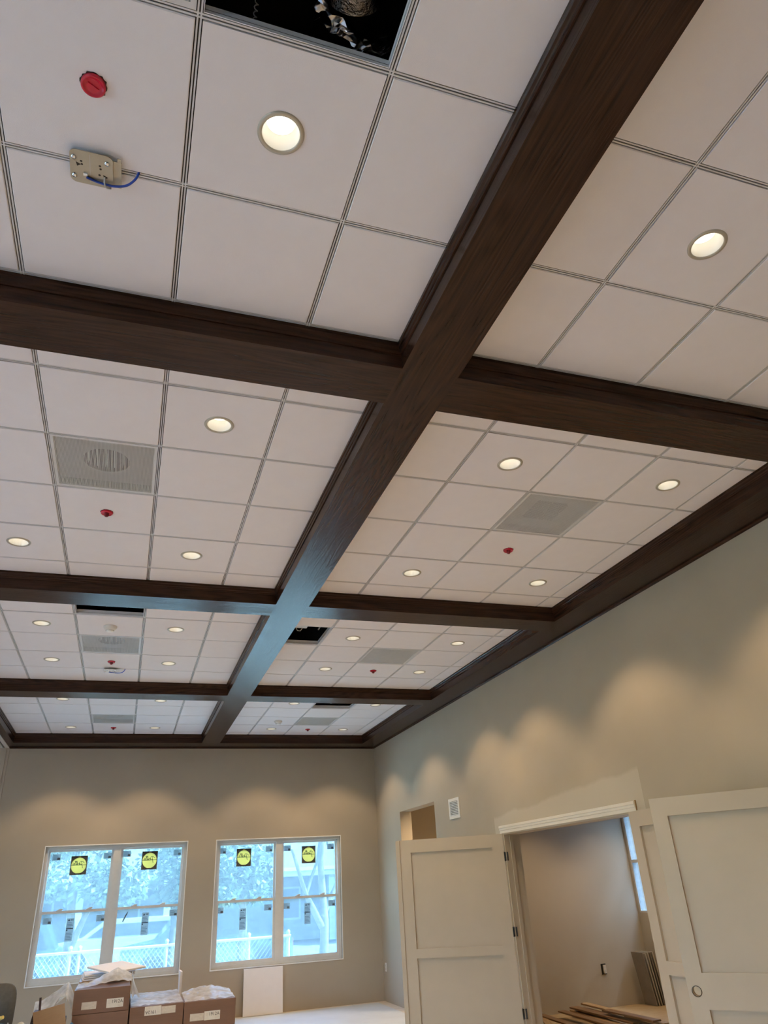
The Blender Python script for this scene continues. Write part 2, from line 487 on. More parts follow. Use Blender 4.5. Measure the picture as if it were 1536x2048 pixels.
def smooth_path(pts, n=6):
    P = [Vector(p) for p in pts]; P = [P[0]] + P + [P[-1]]; out = []
    for k in range(1, len(P) - 2):
        a, b, c, d = P[k - 1], P[k], P[k + 1], P[k + 2]
        for q in range(n):
            t = q / n
            out.append(0.5 * ((2 * b) + (c - a) * t + (2 * a - 5 * b + 4 * c - d) * t * t + (3 * b - a - 3 * c + d) * t ** 3))
    out.append(P[-1]); return out
_txt = {}
def text_mesh(txt, size, mat, extrude=0.0):
    key = (txt, size, mat.name)
    if key in _txt: return _txt[key]
    cu = bpy.data.curves.new('lettering', 'FONT'); cu.body = txt; cu.size = size
    cu.align_x = 'CENTER'; cu.align_y = 'CENTER'; cu.extrude = extrude; cu.resolution_u = 3
    ob = bpy.data.objects.new('lettering_tmp', cu); COL.objects.link(ob)
    dg = bpy.context.evaluated_depsgraph_get(); dg.update()
    me = bpy.data.meshes.new_from_object(ob.evaluated_get(dg))
    bpy.data.objects.remove(ob, do_unlink=True)
    me.materials.clear(); me.materials.append(mat)
    _txt[key] = me
    return me

# ------------------------------------------------------------------ room dimensions
T = 0.6096
OX, OY = 1.7937, 3.1077
ZC = EYE + 2.332               # underside of the ceiling tiles
ZS = ZC - 0.14                 # underside of the beams
XR = 4.145                     # right wall
YF = 12.86                     # far wall
XL = -7.6; YB = -5.0           # far side of the adjoining half, back wall
ZT = 4.75                      # underside of the structural deck
WT = 0.19
BXC = (1.043, 1.335)           # long centre beam
XPR = 3.81                     # face of the beam along the right wall
XPL = -1.77
YPF = 12.46
BY = [(-0.79, -0.50), (2.525, 2.812), (5.828, 6.118), (9.160, 9.462)]
ROWS = [(-0.50, 2.525), (2.812, 5.828), (6.118, 9.160), (9.462, YPF)]
def cell(i, j): return (OX + i * T, OY + j * T)
def centre(i, j): return (OX + (i + 0.5) * T, OY + (j + 0.5) * T)

# ------------------------------------------------------------------ floor, walls
fl = MB().box((XL - 0.2, YB - 0.2, -0.12), (XR + WT, YF + 0.2, 0.0)).build('floor', M_FLOOR)
tag(fl, 'pale protective boarding over the floor of the big room', kind='structure')

fc = empty('floor_covering', (1.4, 10.2, 0)); tag(fc, 'white protective sheets taped over the floor near the windows', kind='structure')
M_PAPER = pmat('floor_sheet_white', (0.56, 0.61, 0.66), 0.5, 0.05, 3)
for x0_, x1_, y0_, y1_ in ((-1.7, 1.15, 7.4, 9.95), (1.155, 4.0, 7.4, 9.95), (-1.7, 1.15, 9.955, 12.75), (1.155, 4.0, 9.955, 12.75)):
    B((x0_ - 1.4, y0_ - 10.2, 0.0005), (x1_ - 1.4, y1_ - 10.2, 0.003)).build('sheet', M_PAPER, fc)

def wall_x(name, x0, x1, y0, y1, holes, mat, z1=ZT, label=None):
    # wall slab whose length runs along y; holes = [(ya, yb, za, zb)]
    mb = MB(); y = y0
    for ya, yb, za, zb in sorted(holes):
        if ya > y: mb.box((x0, y, 0), (x1, ya, z1))
        if za > 0: mb.box((x0, ya, 0), (x1, yb, za))
        mb.box((x0, ya, zb), (x1, yb, z1)); y = yb
    mb.box((x0, y, 0), (x1, y1, z1))
    return tag(mb.build(name, mat), label, kind='structure')
def wall_y(name, y0, y1, x0, x1, holes, mat, z1=ZT, label=None):
    mb = MB(); x = x0
    for xa, xb, za, zb in sorted(holes):
        if xa > x: mb.box((x, y0, 0), (xa, y1, z1))
        if za > 0: mb.box((xa, y0, 0), (xb, y1, za))
        mb.box((xa, y0, zb), (xb, y1, z1)); x = xb
    mb.box((x, y0, 0), (x1, y1, z1))
    return tag(mb.build(name, mat), label, kind='structure')

WIN = [(-1.12, 0.95, 0.622, 2.395), (1.415, 3.47, 0.622, 2.395)]
wall_y('wall_far', YF, YF + 0.2, XL, XR + WT, WIN, M_WALL, label='beige far wall with two wide double windows')
DOOR_A = (5.64, 8.13, 0, 2.092)
OPEN_B = (10.17, 11.645, 0, 2.645)
DOOR_C = (2.74, 3.80, 0, 2.092)
wall_x('wall_right', XR, XR + WT, YB, YF, [DOOR_A, OPEN_B, DOOR_C], M_WALLR, label='long beige right wall with door openings')
LW = [(-4.4, -1.9, 0.4, 3.3), (-1.5, 1.0, 0.4, 3.3), (1.4, 3.9, 0.4, 3.3), (4.3, 6.8, 0.4, 3.3)]
wall_x('wall_left', XL - 0.2, XL, YB, YF, LW, M_WALL, label='left wall of the adjoining half of the room')
wall_y('wall_back', YB - 0.2, YB, XL, XR + WT, [], M_WALL, label='back wall behind the camera')

# side room behind the double doors and the passage behind the plain opening
SRX, SRY = 7.17, 10.10
sr = empty('room_beyond')
sidefl = MB().box((XR + WT, 1.6, -0.12), (SRX, SRY, 0.0)).build('floor_side_room', M_PLY)
tag(sidefl, 'light plywood floor of the room beyond the double doors', kind='structure')
bpy.data.objects.remove(sr)
wall_y('wall_side_room_far', SRY, SRY + 0.06, XR + WT, SRX + 0.2, [], M_DRYWALL, 3.0, 'plain beige wall seen through the double doorway')
wall_x('wall_side_room_right', SRX, SRX + 0.2, 1.5, SRY, [(8.95, 10.06, 1.08, 2.42)], M_DRYWALL, 3.0, 'outer wall of the room beyond the double doors')
wall_y('wall_side_room_near', 1.5, 1.6, XR + WT, SRX, [], M_DRYWALL, 3.0, 'near wall of the room beyond the double doors')
tag(B((XR + WT, 1.5, 3.0), (SRX + 0.2, YF + 0.2, 3.1)).build('ceiling_side_room', M_LID), 'flat ceiling of the rooms beyond the right wall', kind='structure')
tag(B((XR + WT, SRY + 0.06, -0.12), (SRX, YF + 0.2, 0)).build('floor_passage', M_PLY), 'floor of the passage behind the plain opening', kind='structure')
wall_x('wall_passage', 5.75, 5.85, SRY + 0.06, YF + 0.2, [], M_DRYWALL, 3.0, 'shaded passage wall seen through the plain opening')
wall_y('wall_passage_far', YF, YF + 0.2, XR + WT, 5.75, [], M_DRYWALL, 3.0, 'end wall of the passage')

# ------------------------------------------------------------------ ceiling: deck, tiles, grid
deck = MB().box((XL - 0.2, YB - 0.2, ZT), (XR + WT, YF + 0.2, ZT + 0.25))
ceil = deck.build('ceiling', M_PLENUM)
tag(ceil, 'coffered ceiling of white square tiles between dark beams', kind='structure')
MB().box((XL, YB, ZC), (XPL - 0.45, YF, ZC + 0.03)).build('drywall_panel', M_LID, ceil)
MB().box((XPL - 0.45, YB, ZC), (XR, BY[0][0], ZC + 0.03)).build('drywall_panel', M_LID, ceil)

LIGHT_COLS = {'L': (-5, -3), 'R': (0, 2)}
LIGHT_ROWS = [(-6, -3), (0, 3), (6, 8), (11, 14)]
lights = set(); vents = {}; missing = set()
for side, cols in LIGHT_COLS.items():
    for r, rows in enumerate(LIGHT_ROWS):
        for c in cols:
            for j in rows: lights.add((c, j))
for j, kd in ((1, 'ribbed'), (7, 'ribbed'), (13, 'plain')): vents[(-4, j)] = kd
vents[(-4, -4)] = 'mesh'
for j in (1, 7, 13): vents[(1, j)] = 'core'
missing = {(-3, -4), (-4, 5), (-1, 6), (1, 11)}
GAP = 0.0115
TH = 0.018
HOLE_R = 0.066
tile_cache = {}
def tile_mesh(x0, x1, y0, y1, hole):
    key = (round(x0, 3), round(x1, 3), round(y0, 3), round(y1, 3), hole)
    if key not in tile_cache:
        mb = MB(); e = 0.003
        if hole: mb.holeslab(x0, x1, y0, y1, 0, TH, (0, 0), HOLE_R)
        else:
            # chamfered lower edge, tegular
            vs = [(x0 + e, y0 + e, 0), (x1 - e, y0 + e, 0), (x1 - e, y1 - e, 0), (x0 + e, y1 - e, 0),
                  (x0, y0, e), (x1, y0, e), (x1, y1, e), (x0, y1, e), (x0, y0, TH), (x1, y0, TH), (x1, y1, TH), (x0, y1, TH)]
            fs = [(3, 2, 1, 0), (8, 9, 10, 11)]
            for q in (0, 4):
                for k in range(4): fs.append((q + k, q + (k + 1) % 4, q + 4 + (k + 1) % 4, q + 4 + k))
            mb.add(vs, fs)
        tile_cache[key] = mb.mesh('ceiling_tile', M_TILE)
    return tile_cache[key]
bar_cache = {}
def bar_mesh(L, axis):
    key = (round(L, 3), axis)
    if key not in bar_cache:
        mb = MB()
        def bx(a0, a1, z0, z1):
            if axis == 'y': mb.box((a0, 0, z0), (a1, L, z1))
            else: mb.box((0, a0, z0), (L, a1, z1))
        o = 0.0006 if axis == 'y' else 0.0
        bx(-0.0078, -0.0024, 0.004 - o, 0.009); bx(0.0024, 0.0078, 0.004 - o, 0.009)
        bx(-0.0012, 0.0012, 0.012, 0.042)
        mb.mat(1); bx(-0.0024, 0.0024, 0.0085, 0.012)
        bx(-0.013, 0.013, TH + 0.001, TH + 0.003)
        bar_cache[key] = mb.mesh('grid_bar', [M_GRID, M_SLOT])
    return bar_cache[key]
TRIM = 0.022
COFFERS = []
for side, (xa, xb) in (('L', (XPL + TRIM, BXC[0] - TRIM)), ('R', (BXC[1] + TRIM, XPR - TRIM))):
    for r, (ya, yb) in enumerate(ROWS):
        ya2, yb2 = ya + TRIM, yb - TRIM
        COFFERS.append((side, r, xa, xb, ya2, yb2))
        i0 = math.floor((xa - OX) / T); i1 = math.floor((xb - OX) / T)
        j0 = math.floor((ya2 - OY) / T); j1 = math.floor((yb2 - OY) / T)
        for i in range(i0, i1 + 1):
            for j in range(j0, j1 + 1):
                if (i, j) in missing or (i, j) in vents: continue
                gx, gy = cell(i, j); cx, cyy = centre(i, j)
                x0 = max(gx + GAP, xa - 0.01) - cx; x1 = min(gx + T - GAP, xb + 0.01) - cx
                y0 = max(gy + GAP, ya2 - 0.01) - cyy; y1 = min(gy + T - GAP, yb2 + 0.01) - cyy
                if x1 - x0 < 0.01 or y1 - y0 < 0.01: continue
                link('ceiling_tile', tile_mesh(x0, x1, y0, y1, (i, j) in lights), ceil, (cx, cyy, ZC))
        for i in range(i0 + 1, i1 + 1):
            link('grid_bar', bar_mesh(yb2 - ya2 + 0.02, 'y'), ceil, (OX + i * T, ya2 - 0.01, ZC))
        for j in range(j0 + 1, j1 + 1):
            link('grid_bar', bar_mesh(xb - xa + 0.02, 'x'), ceil, (xa - 0.01, OY + j * T, ZC))

M_FLANGE = pmat('bare_flange', (0.80, 0.79, 0.80), 0.4, 0.03)
for i, j in sorted(missing):
    x0, y0 = cell(i, j); x1, y1 = x0 + T, y0 + T
    x0 = max(x0, BXC[1] + TRIM) if i == -1 else x0
    y0 = max(y0, ROWS[2][0] + TRIM) if (i, j) == (-4, 5) else y0
    g = 0.0105; za, zb = ZC + 0.0045, ZC + 0.046
    for a, b in (((x0 + g, y1 - g - 0.002, za), (x1 - g, y1 - g, zb)), ((x0 + g, y0 + g, za), (x1 - g, y0 + g + 0.002, zb)),
                 ((x0 + g, y0 + g + 0.002, za), (x0 + g + 0.002, y1 - g - 0.002, zb)), ((x1 - g - 0.002, y0 + g + 0.002, za), (x1 - g, y1 - g - 0.002, zb))):
        B(a, b).build('exposed_flange', M_FLANGE, ceil)

# ------------------------------------------------------------------ beams
def moulding(axis, a, b, face, sgn, zlow=ZC - 0.058):
    # stepped cove moulding: runs along axis from a to b, at coordinate face, projecting in direction sgn
    prof = [(0, zlow), (0.006, zlow), (0.009, zlow + 0.008), (0.009, zlow + 0.014), (0.013, zlow + 0.020), (0.017, zlow + 0.034),
            (0.022, zlow + 0.040), (0.022, ZC - 0.001), (0, ZC - 0.001)]
    poly = [(face + sgn * p, z) for p, z in prof]
    mb = MB()
    if axis == 'y': mb.prism(poly, 'y', a, b)
    else: mb.prism(poly, 'x', a, b)
    return mb
ZB = ZC + 0.05
def side_board(parent, axis, a, b, face, sgn, mat):
    t = 0.019
    lo, hi = sorted((face, face - sgn * t))
    if axis == 'y': B((lo, a, ZS + 0.0193), (hi, b, ZB)).build('side_board', mat, parent)
    else: B((a, lo, ZS + 0.0193), (b, hi, ZB)).build('side_board', mat, parent)
    moulding(axis, a, b, face, sgn).build('moulding', mat, parent)

cb = empty('ceiling_beam', (1.19, 5.0, ZS))
cb_inv = Matrix.Translation((-1.19, -5.0, -ZS))
def reparent(o, p):
    o.parent = p; o.matrix_parent_inverse = p.matrix_world.inverted() if False else Matrix.Translation(-Vector(p.location))
def beam(label, loc):
    p = empty('ceiling_beam', loc); tag(p, label, 'beam'); return p
bpy.data.objects.remove(cb)
def adopt(p):
    for ch in list(p.children): ch.matrix_parent_inverse = Matrix.Translation(-Vector(p.location))

p = beam('long dark stained beam running down the middle of the ceiling to the windows', (1.19, 5.0, ZS))
seams = [YB, -1.2, 3.94, 8.35, YPF]
for a, b in zip(seams[:-1], seams[1:]):
    B((BXC[0], a + 0.0006, ZS), (BXC[1], b - 0.0006, ZS + 0.019)).build('soffit_board', M_WOODY, p)
for r, (ya, yb) in enumerate(ROWS):
    side_board(p, 'y', ya, yb, BXC[0], -1, M_WOODY)
    side_board(p, 'y', ya, yb, BXC[1], +1, M_WOODY)
adopt(p)
ORD = ['behind the camera', 'nearest the camera', 'second from the camera', 'nearest the windows']
for k, (ya, yb) in enumerate(BY):
    for side, xa, xb in (('left', XPL, BXC[0]), ('right', BXC[1], XPR)):
        p = beam('dark cross beam %s of the long centre beam, %s' % (side, ORD[k]), ((xa + xb) / 2, (ya + yb) / 2, ZS))
        B((xa, ya, ZS), (xb, yb, ZS + 0.019)).build('soffit_board', M_WOODX, p)
        side_board(p, 'x', xa, xb, ya, -1, M_WOODX)
        side_board(p, 'x', xa, xb, yb, +1, M_WOODX)
        adopt(p)
# perimeter
p = beam('dark perimeter beam running along the top of the right wall', (3.98, 4.0, ZS))
for a, b in zip([YB, 0.4, 5.05, 9.3], [0.4, 5.05, 9.3, YF]):
    B((XPR, a + 0.0006, ZS), (XR, b - 0.0006, ZS + 0.019)).build('soffit_board', M_WOODY, p)
for ya, yb in ROWS: side_board(p, 'y', ya, yb, XPR, -1, M_WOODY)
MB().prism([(XR - 0.001, ZS - 0.022), (XR - 0.008, ZS - 0.022), (XR - 0.014, ZS - 0.010), (XR - 0.020, ZS - 0.006), (XR - 0.020, ZS), (XR - 0.001, ZS)], 'y', YB, YF).build('wall_moulding', M_WOODY, p)
adopt(p)
p = beam('dark perimeter beam above the window wall', (1.2, 12.66, ZS))
B((XPL, YPF, ZS), (XPR, YF, ZS + 0.019)).build('soffit_board', M_WOODX, p)
side_board(p, 'x', XPL, BXC[0], YPF, -1, M_WOODX)
side_board(p, 'x', BXC[1], XPR, YPF, -1, M_WOODX)
side_board(p, 'x', BXC[0], BXC[1], YPF, -1, M_WOODX) if False else None
MB().prism([(YF - 0.001, ZS - 0.022), (YF - 0.008, ZS - 0.022), (YF - 0.014, ZS - 0.010), (YF - 0.020, ZS - 0.006), (YF - 0.020, ZS), (YF - 0.001, ZS)], 'x', XPL - 0.1, XR - 0.02).build('wall_moulding', M_WOODX, p)
adopt(p)
XT0 = -1.872
p = beam('dark perimeter beam on the left edge, above the white partition track', (-1.9, 4.0, ZS))
B((XT0, YB, ZS), (XPL, YF, ZS + 0.019)).build('soffit_board', M_WOODY, p)
B((-2.20, YB, ZS), (-2.035, YF, ZS + 0.019)).build('soffit_board', M_WOODY, p)
for ya, yb in ROWS: side_board(p, 'y', ya, yb, XPL, +1, M_WOODY)
side_board(p, 'y', YB, YF, -2.20, -1, M_WOODY)
adopt(p)
tr = empty('partition_track', (-1.95, 4.0, ZS))
tag(tr, 'white partition track with dark slot under the left beam', 'track')
B((XT0 - 0.055, YB, ZS - 0.012), (XT0, YF, ZS + 0.02)).build('track_rail', M_ALU, tr)
B((-2.035, YB, ZS - 0.012), (-1.955, YF, ZS + 0.02)).build('track_rail', M_ALU, tr)
B((-1.955, YB, ZS + 0.006), (XT0 - 0.055, YF, ZS + 0.02)).build('slot', M_BLACK, tr)
adopt(tr)
jb = MB()
for xa, xb, d in ((-1.90, -1.862, 0.012), (-1.955, -1.90, 0.03), (-2.0, -1.955, 0.018), (-2.05, -2.0, 0.03)):
    jb.box((xa, YF - d, 0), (xb, YF, ZS - 0.012))
tag(jb.build('partition_jamb', M_WHITE), 'white grooved upright jamb on the far wall under the track', 'jamb')

# ------------------------------------------------------------------ downlights
ring_me = MB().lathe([(0.066, 0.004), (0.066, -0.0045), (0.071, -0.006), (0.080, -0.004), (0.082, 0.0)], n=40).mesh('trim_ring', M_RING)
cone_me = MB().lathe([(0.066, 0.0), (0.060, 0.035), (0.053, 0.065), (0.050, 0.068)], n=40).mesh('reflector', M_CONE)
lens_me = MB().disc((0, 0, 0.066), 0.0515, 40, True).mesh('lens', M_LENS)
can_me = MB().lathe([(0.070, 0.02), (0.075, 0.085), (0.0, 0.088)], n=24).mesh('housing', M_BLACK)
lamp_d = bpy.data.lights.new('downlight_lamp', 'SPOT')
lamp_d.energy = LAMP_POWER; lamp_d.color = LAMP_COLOR
lamp_d.spot_size = SPOT_ANGLE; lamp_d.spot_blend = 0.42; lamp_d.shadow_soft_size = 0.045
side_d = lamp_d.copy(); side_d.name = 'side_room_lamp'; side_d.energy = LAMP_POWER * 1.4; side_d.spot_size = math.radians(108); side_d.spot_blend = 0.6
pass_fill_d = side_d.copy(); pass_fill_d.name = 'passage_fill_lamp'; pass_fill_d.energy = LAMP_POWER * 3.2; pass_fill_d.spot_size = math.radians(150)  # added lamp to brighten the passage, no fixture visible there
ROWW = ['nearest', 'second', 'third', 'farthest']
SIDEW = {'L': 'left', 'R': 'right'}
for side in 'LR':
    for r in range(4):
        for ci, c in enumerate(LIGHT_COLS[side]):
            for ri, j in enumerate(LIGHT_ROWS[r]):
                x, y = centre(c, j)
                if r == 0 and ri == 0: y = centre(c, -5)[1]; j = -5
                d = empty('downlight', (x, y, ZC))
                tag(d, 'round lit downlight, %s %s of four, %s coffer %s of the centre beam' % (('near', 'far')[ri], ('left', 'right')[ci], ROWW[r], SIDEW[side]), 'downlight', 'recessed downlights in the ceiling')
                link('trim_ring', ring_me, d); link('reflector', cone_me, d); link('lens', lens_me, d); link('housing', can_me, d)
                lo = bpy.data.objects.new('lamp', lamp_d); COL.objects.link(lo); lo.parent = d; lo.location = (0, 0, -0.008)

ZSR = 3.0
for x, y, lb in ((5.45, 9.1, 'downlight in the room beyond the double doors, left of two'), (6.75, 9.1, 'downlight in the room beyond the double doors, right of two'), (5.0, 10.95, 'unseen downlight added to brighten the passage behind the plain opening')):
    d = empty('downlight', (x, y, ZSR)); tag(d, lb, 'downlight')
    link('trim_ring', ring_me, d); MB().disc((0, 0, -0.003), 0.06, 32, True).build('lens', M_LENS, d)
    lo = bpy.data.objects.new('lamp', side_d if y < 10 else pass_fill_d); COL.objects.link(lo); lo.parent = d; lo.location = (0, 0, -0.012)

# ------------------------------------------------------------------ ceiling diffusers
def diffuser(i, j, kind, label):
    cx, cyy = centre(i, j)
    d = empty('ceiling_vent', (cx, cyy, ZC)); tag(d, label, 'vent')
    h = T / 2 - 0.011
    fr = MB()
    w = 0.018
    fr.box((-h, -h, 0.002), (h, -h + w, 0.012)).box((-h, h - w, 0.002), (h, h, 0.012)).box((-h, -h + w, 0.002), (-h + w, h - w, 0.012)).box((h - w, -h + w, 0.002), (h, h - w, 0.012))
    fr.build('frame', M_GRID, d)
    q = h - w; zb = 0.055
    if kind in ('ribbed', 'plain'):
        sl = MB(); n = 74; pitch = 2 * q / n
        for k in range(n):
            x = -q + (k + 0.5) * pitch
            sl.box((x - pitch * 0.27, -q, 0.005), (x + pitch * 0.27, q, 0.009))
        tag(sl.build('ribbed_face', M_GREYVENT, d), kind='stuff')
        bk = MB().holeslab(-q, q, -q, q, zb, zb + 0.004, (0.0, 0.02), 0.135, 40)
        bk.box((-q - 0.004, -q, 0.012), (-q, q, zb)).box((q, -q, 0.012), (q + 0.004, q, zb)).box((-q, -q - 0.004, 0.012), (q, -q, zb)).box((-q, q, 0.012), (q, q + 0.004, zb))
        bk.build('plenum_box', M_GREYBACK, d)
        MB().lathe([(0.135, zb), (0.135, zb + 0.16), (0.0, zb + 0.16)], (0, 0.02, 0), 40).build('duct_neck', M_DUCTDARK if kind == 'ribbed' else M_GREYBACK, d)
        dm = MB()
        for k in range(5):
            dm.box((-0.11 + k * 0.05, -0.09, zb + 0.02), (-0.105 + k * 0.05, 0.13, zb + 0.05))
        dm.build('damper_blades', M_GREYVENT, d)
    else:
        sl = MB(); n = 60 if kind == 'core' else 42; pitch = 2 * q / n; k2 = 0.15
        for k in range(n):
            x = -q + (k + 0.5) * pitch
            sl.box((x - pitch * k2, -q, 0.005), (x + pitch * k2, q, 0.007))
            sl.box((-q, x - pitch * k2, 0.0055), (q, x + pitch * k2, 0.0075))
        tag(sl.build('perforated_face', M_GREYVENT if kind == 'core' else M_VENTW, d), kind='stuff')
        bk = MB().box((-q, -q, zb), (q, q, zb + 0.004))
        bk.box((-q - 0.004, -q, 0.012), (-q, q, zb)).box((q, -q, 0.012), (q + 0.004, q, zb)).box((-q, -q - 0.004, 0.012), (q, -q, zb)).box((-q, q, 0.012), (q, q + 0.004, zb))
        bk.build('plenum_box', M_GREYBACK, d)
        # four-way core: two quadrants of blades along x, two along y
        cb2 = MB()
        for qx, qy, ax in ((-1, -1, 'y'), (0, -1, 'x'), (-1, 0, 'x'), (0, 0, 'y')):
            for k in range(5):
                o = 0.014 + k * 0.023
                if ax == 'y': cb2.box((qx * 0.13 + o, qy * 0.13 + 0.008, zb - 0.022), (qx * 0.13 + o + 0.012, qy * 0.13 + 0.122, zb - 0.001))
                else: cb2.box((qx * 0.13 + 0.008, qy * 0.13 + o, zb - 0.022), (qx * 0.13 + 0.122, qy * 0.13 + o + 0.012, zb - 0.001))
        cb2.build('core_blades', M_BLACK, d)
    return d
VL = {(-4, 1): 'grey ribbed square vent with dark round duct, second coffer left of centre beam',
      (-4, 7): 'grey ribbed square vent with pale round shape, third coffer left of centre beam',
      (-4, 13): 'plain grey square vent in the farthest coffer left of the centre beam',
      (-4, -4): 'white perforated vent cut off by the top edge of the photo',
      (1, 1): 'perforated grey vent with four-way blades, second coffer right of centre beam',
      (1, 7): 'perforated grey vent, third coffer right of the centre beam',
      (1, 13): 'small perforated grey vent, farthest coffer right of the centre beam'}
for (i, j), kd in vents.items(): diffuser(i, j, kd, VL[(i, j)])

# ------------------------------------------------------------------ red sprinkler caps
def red_cap(i, j, label, big=False):
    x, y = centre(i, j)
    d = empty('sprinkler_cap', (x, y, ZC)); tag(d, label, 'sprinkler', 'red sprinkler caps on the ceiling')
    esc = MB(); n = 28
    pts = [0.0415 + 0.0025 * math.sin(k * 2.7) + 0.0012 * math.sin(k * 5.1) for k in range(n)]
    vs = [(pts[k] * math.cos(2 * math.pi * k / n), pts[k] * math.sin(2 * math.pi * k / n), -0.001) for k in range(n)] + [(pts[k] * math.cos(2 * math.pi * k / n), pts[k] * math.sin(2 * math.pi * k / n), 0.004) for k in range(n)]
    esc.add(vs, [tuple(range(n))] + [(k, (k + 1) % n, n + (k + 1) % n, n + k) for k in range(n)])
    esc.build('cut_edge', M_BLACK, d)
    MB().lathe([(0.0385, -0.001), (0.0385, -0.010), (0.036, -0.013), (0.031, -0.013), (0.029, -0.009), (0.018, -0.010), (0.0, -0.010)], n=36).build('cap', M_RED, d)
    if not big:
        MB().lathe([(0.016, -0.010), (0.016, -0.026), (0.010, -0.034), (0.0, -0.036)], n=20).build('cap_stem', M_REDDARK, d)
    else:
        mb = MB().box((-0.019, -0.0035, -0.0145), (0.019, 0.0035, -0.009)); mb.xform(Matrix.Rotation(0.5, 4, 'Z')); mb.build('ridge', M_RED, d)
    return d
red_cap(-4, -3, 'large red sprinkler cap in the nearest left coffer, above the steel bracket', True)
for r, j in ((1, 2), (2, 8), (3, 14)):
    red_cap(-4, j, 'red sprinkler cap in the %s coffer left of the centre beam' % ROWW[r])
    red_cap(1, j, 'red sprinkler cap in the %s coffer right of the centre beam' % ROWW[r])

# ------------------------------------------------------------------ smoke detectors
def detector(i, j, label):
    x, y = centre(i, j)
    d = empty('smoke_detector', (x, y, ZC)); tag(d, label, 'smoke detector')
    MB().lathe([(0.062, 0.0), (0.062, -0.012), (0.056, -0.022), (0.040, -0.040), (0.036, -0.041)], n=36).build('base', M_DETECT, d)
    MB().lathe([(0.034, -0.036), (0.034, -0.048), (0.026, -0.055), (0.0, -0.057)], n=32).build('sensing_head', M_BEAD, d)
    rib = MB()
    for k in range(12):
        a = 2 * math.pi * k / 12
        s0 = len(rib.v); rib.box((0.034, -0.002, -0.046), (0.038, 0.002, -0.036)); rib.xform(Matrix.Rotation(a, 4, 'Z'), s0)
    rib.build('vent_ribs', M_GREYBACK, d)
detector(-4, 6, 'domed ivory smoke detector in the third coffer left of the centre beam')
detector(0, 13, 'pale smoke detector in the farthest coffer right of the centre beam')

# ------------------------------------------------------------------ steel brackets (awaiting exit signs)
def rounded_rect(x0, x1, y0, y1, r, n=5):
    pts = []
    for cx, cyy, a0 in ((x1 - r, y1 - r, 0), (x0 + r, y1 - r, 90), (x0 + r, y0 + r, 180), (x1 - r, y0 + r, 270)):
        for k in range(n + 1):
            a = math.radians(a0 + 90 * k / n); pts.append((cx + r * math.cos(a), cyy + r * math.sin(a)))
    return pts
def bracket(x, y, label, mat):
    d = empty('mounting_bracket', (x, y, ZC)); tag(d, label, 'bracket', 'mounting brackets on the ceiling grid')
    MB().prism(rounded_rect(-0.080, 0.064, -0.066, 0.068, 0.022), 'z', -0.024, -0.020).build('plate', mat, d)
    MB().prism([(0.060, -0.048), (0.092, -0.048), (0.092, 0.060), (0.060, 0.060)], 'z', -0.0195, -0.017).build('side_tab', mat, d)
    MB().box((0.078, -0.062, -0.019), (0.090, -0.048, -0.017)).build('hook', mat, d)
    for px, py in ((-0.066, -0.036), (0.044, -0.036), (-0.066, 0.040)):
        MB().lathe([(0.010, -0.024), (0.010, -0.0255), (0.006, -0.030), (0.0, -0.031)], (px, py, 0), 20).build('rivet', M_CHROME, d)
    for px, py, s in ((-0.052, -0.010, 1), (0.038, 0.022, 1)):
        MB().prism([(px - 0.008, py - 0.008), (px + 0.009, py), (px - 0.004, py + 0.009)], 'z', -0.0245, -0.0238).build('slot', M_BLACK, d)
    for px, py in ((-0.042, -0.024), (-0.040, -0.012), (0.020, -0.020), (0.022, -0.008), (0.018, 0.018)):
        MB().disc((px, py, -0.0243), 0.0042, 12, True).build('punched_hole', M_BLACK, d)
    MB().box((-0.014, -0.058, -0.0246), (-0.012, 0.058, -0.024)).build('fold_line', M_GREYBACK, d)
    MB().box((-0.036, 0.020, -0.030), (-0.022, 0.030, -0.024)).build('connector', M_BEAD, d)
    MB().tube(smooth_path([(-0.026, 0.036, -0.028), (0.02, 0.044, -0.032), (0.07, 0.042, -0.036), (0.112, 0.028, -0.034), (0.140, 0.004, -0.020), (0.150, -0.010, 0.004)]), 0.0044, 8).build('wire', M_BLUEWIRE, d)
    MB().tube(smooth_path([(0.036, 0.022, -0.024), (0.036, 0.036, -0.036), (0.042, 0.054, -0.038), (0.056, 0.064, -0.026)]), 0.0030, 8).build('wire', M_GREYWIRE, d)
bracket(-0.344, 1.888, 'beige steel mounting bracket with blue wire, nearest left coffer', M_PLATE)
bracket(-0.344, OY + 9 * T, 'whitish mounting bracket with wires, third coffer left of the centre beam', M_DETECT)

# ------------------------------------------------------------------ what the missing tiles reveal above the ceiling
hx, hy = centre(-3, -4)
d1 = MB()
pts = [(hx + 0.185 + 0.010 * math.sin(k), 0.30 + 0.96 * k / 25, ZC + 0.335 + 0.004 * (k % 3)) for k in range(26)]
d1.tube(pts, [0.088 + 0.005 * (k % 2) for k in range(26)], 24)
tag(d1.build('foil_duct', M_FOIL), 'shiny foil wrapped duct above the open tile at the top', 'duct')
mb = MB(); n = 12
for a in range(n + 1):
    for b in range(n + 1):
        u, v = a / n - 0.5, b / n - 0.5
        mb.v.append((hx + 0.19 + u * 0.26, 1.335 + 0.05 * math.sin(u * 7) + 0.03 * v + 0.012 * random.random(), ZC + 0.30 + v * 0.24 + 0.02 * math.sin(u * 21 + v * 13) + 0.012 * random.random()))
for a in range(n):
    for b in range(n):
        q = a * (n + 1) + b; mb.f.append([q, q + 1, q + n + 2, q + n + 1]); mb.mi.append(0); mb.sm.append(False)
tag(mb.build('crumpled_foil', M_FOILDARK), 'crumpled dark foil insulation at the end of the foil duct', 'insulation')
mb = MB(); n = 22
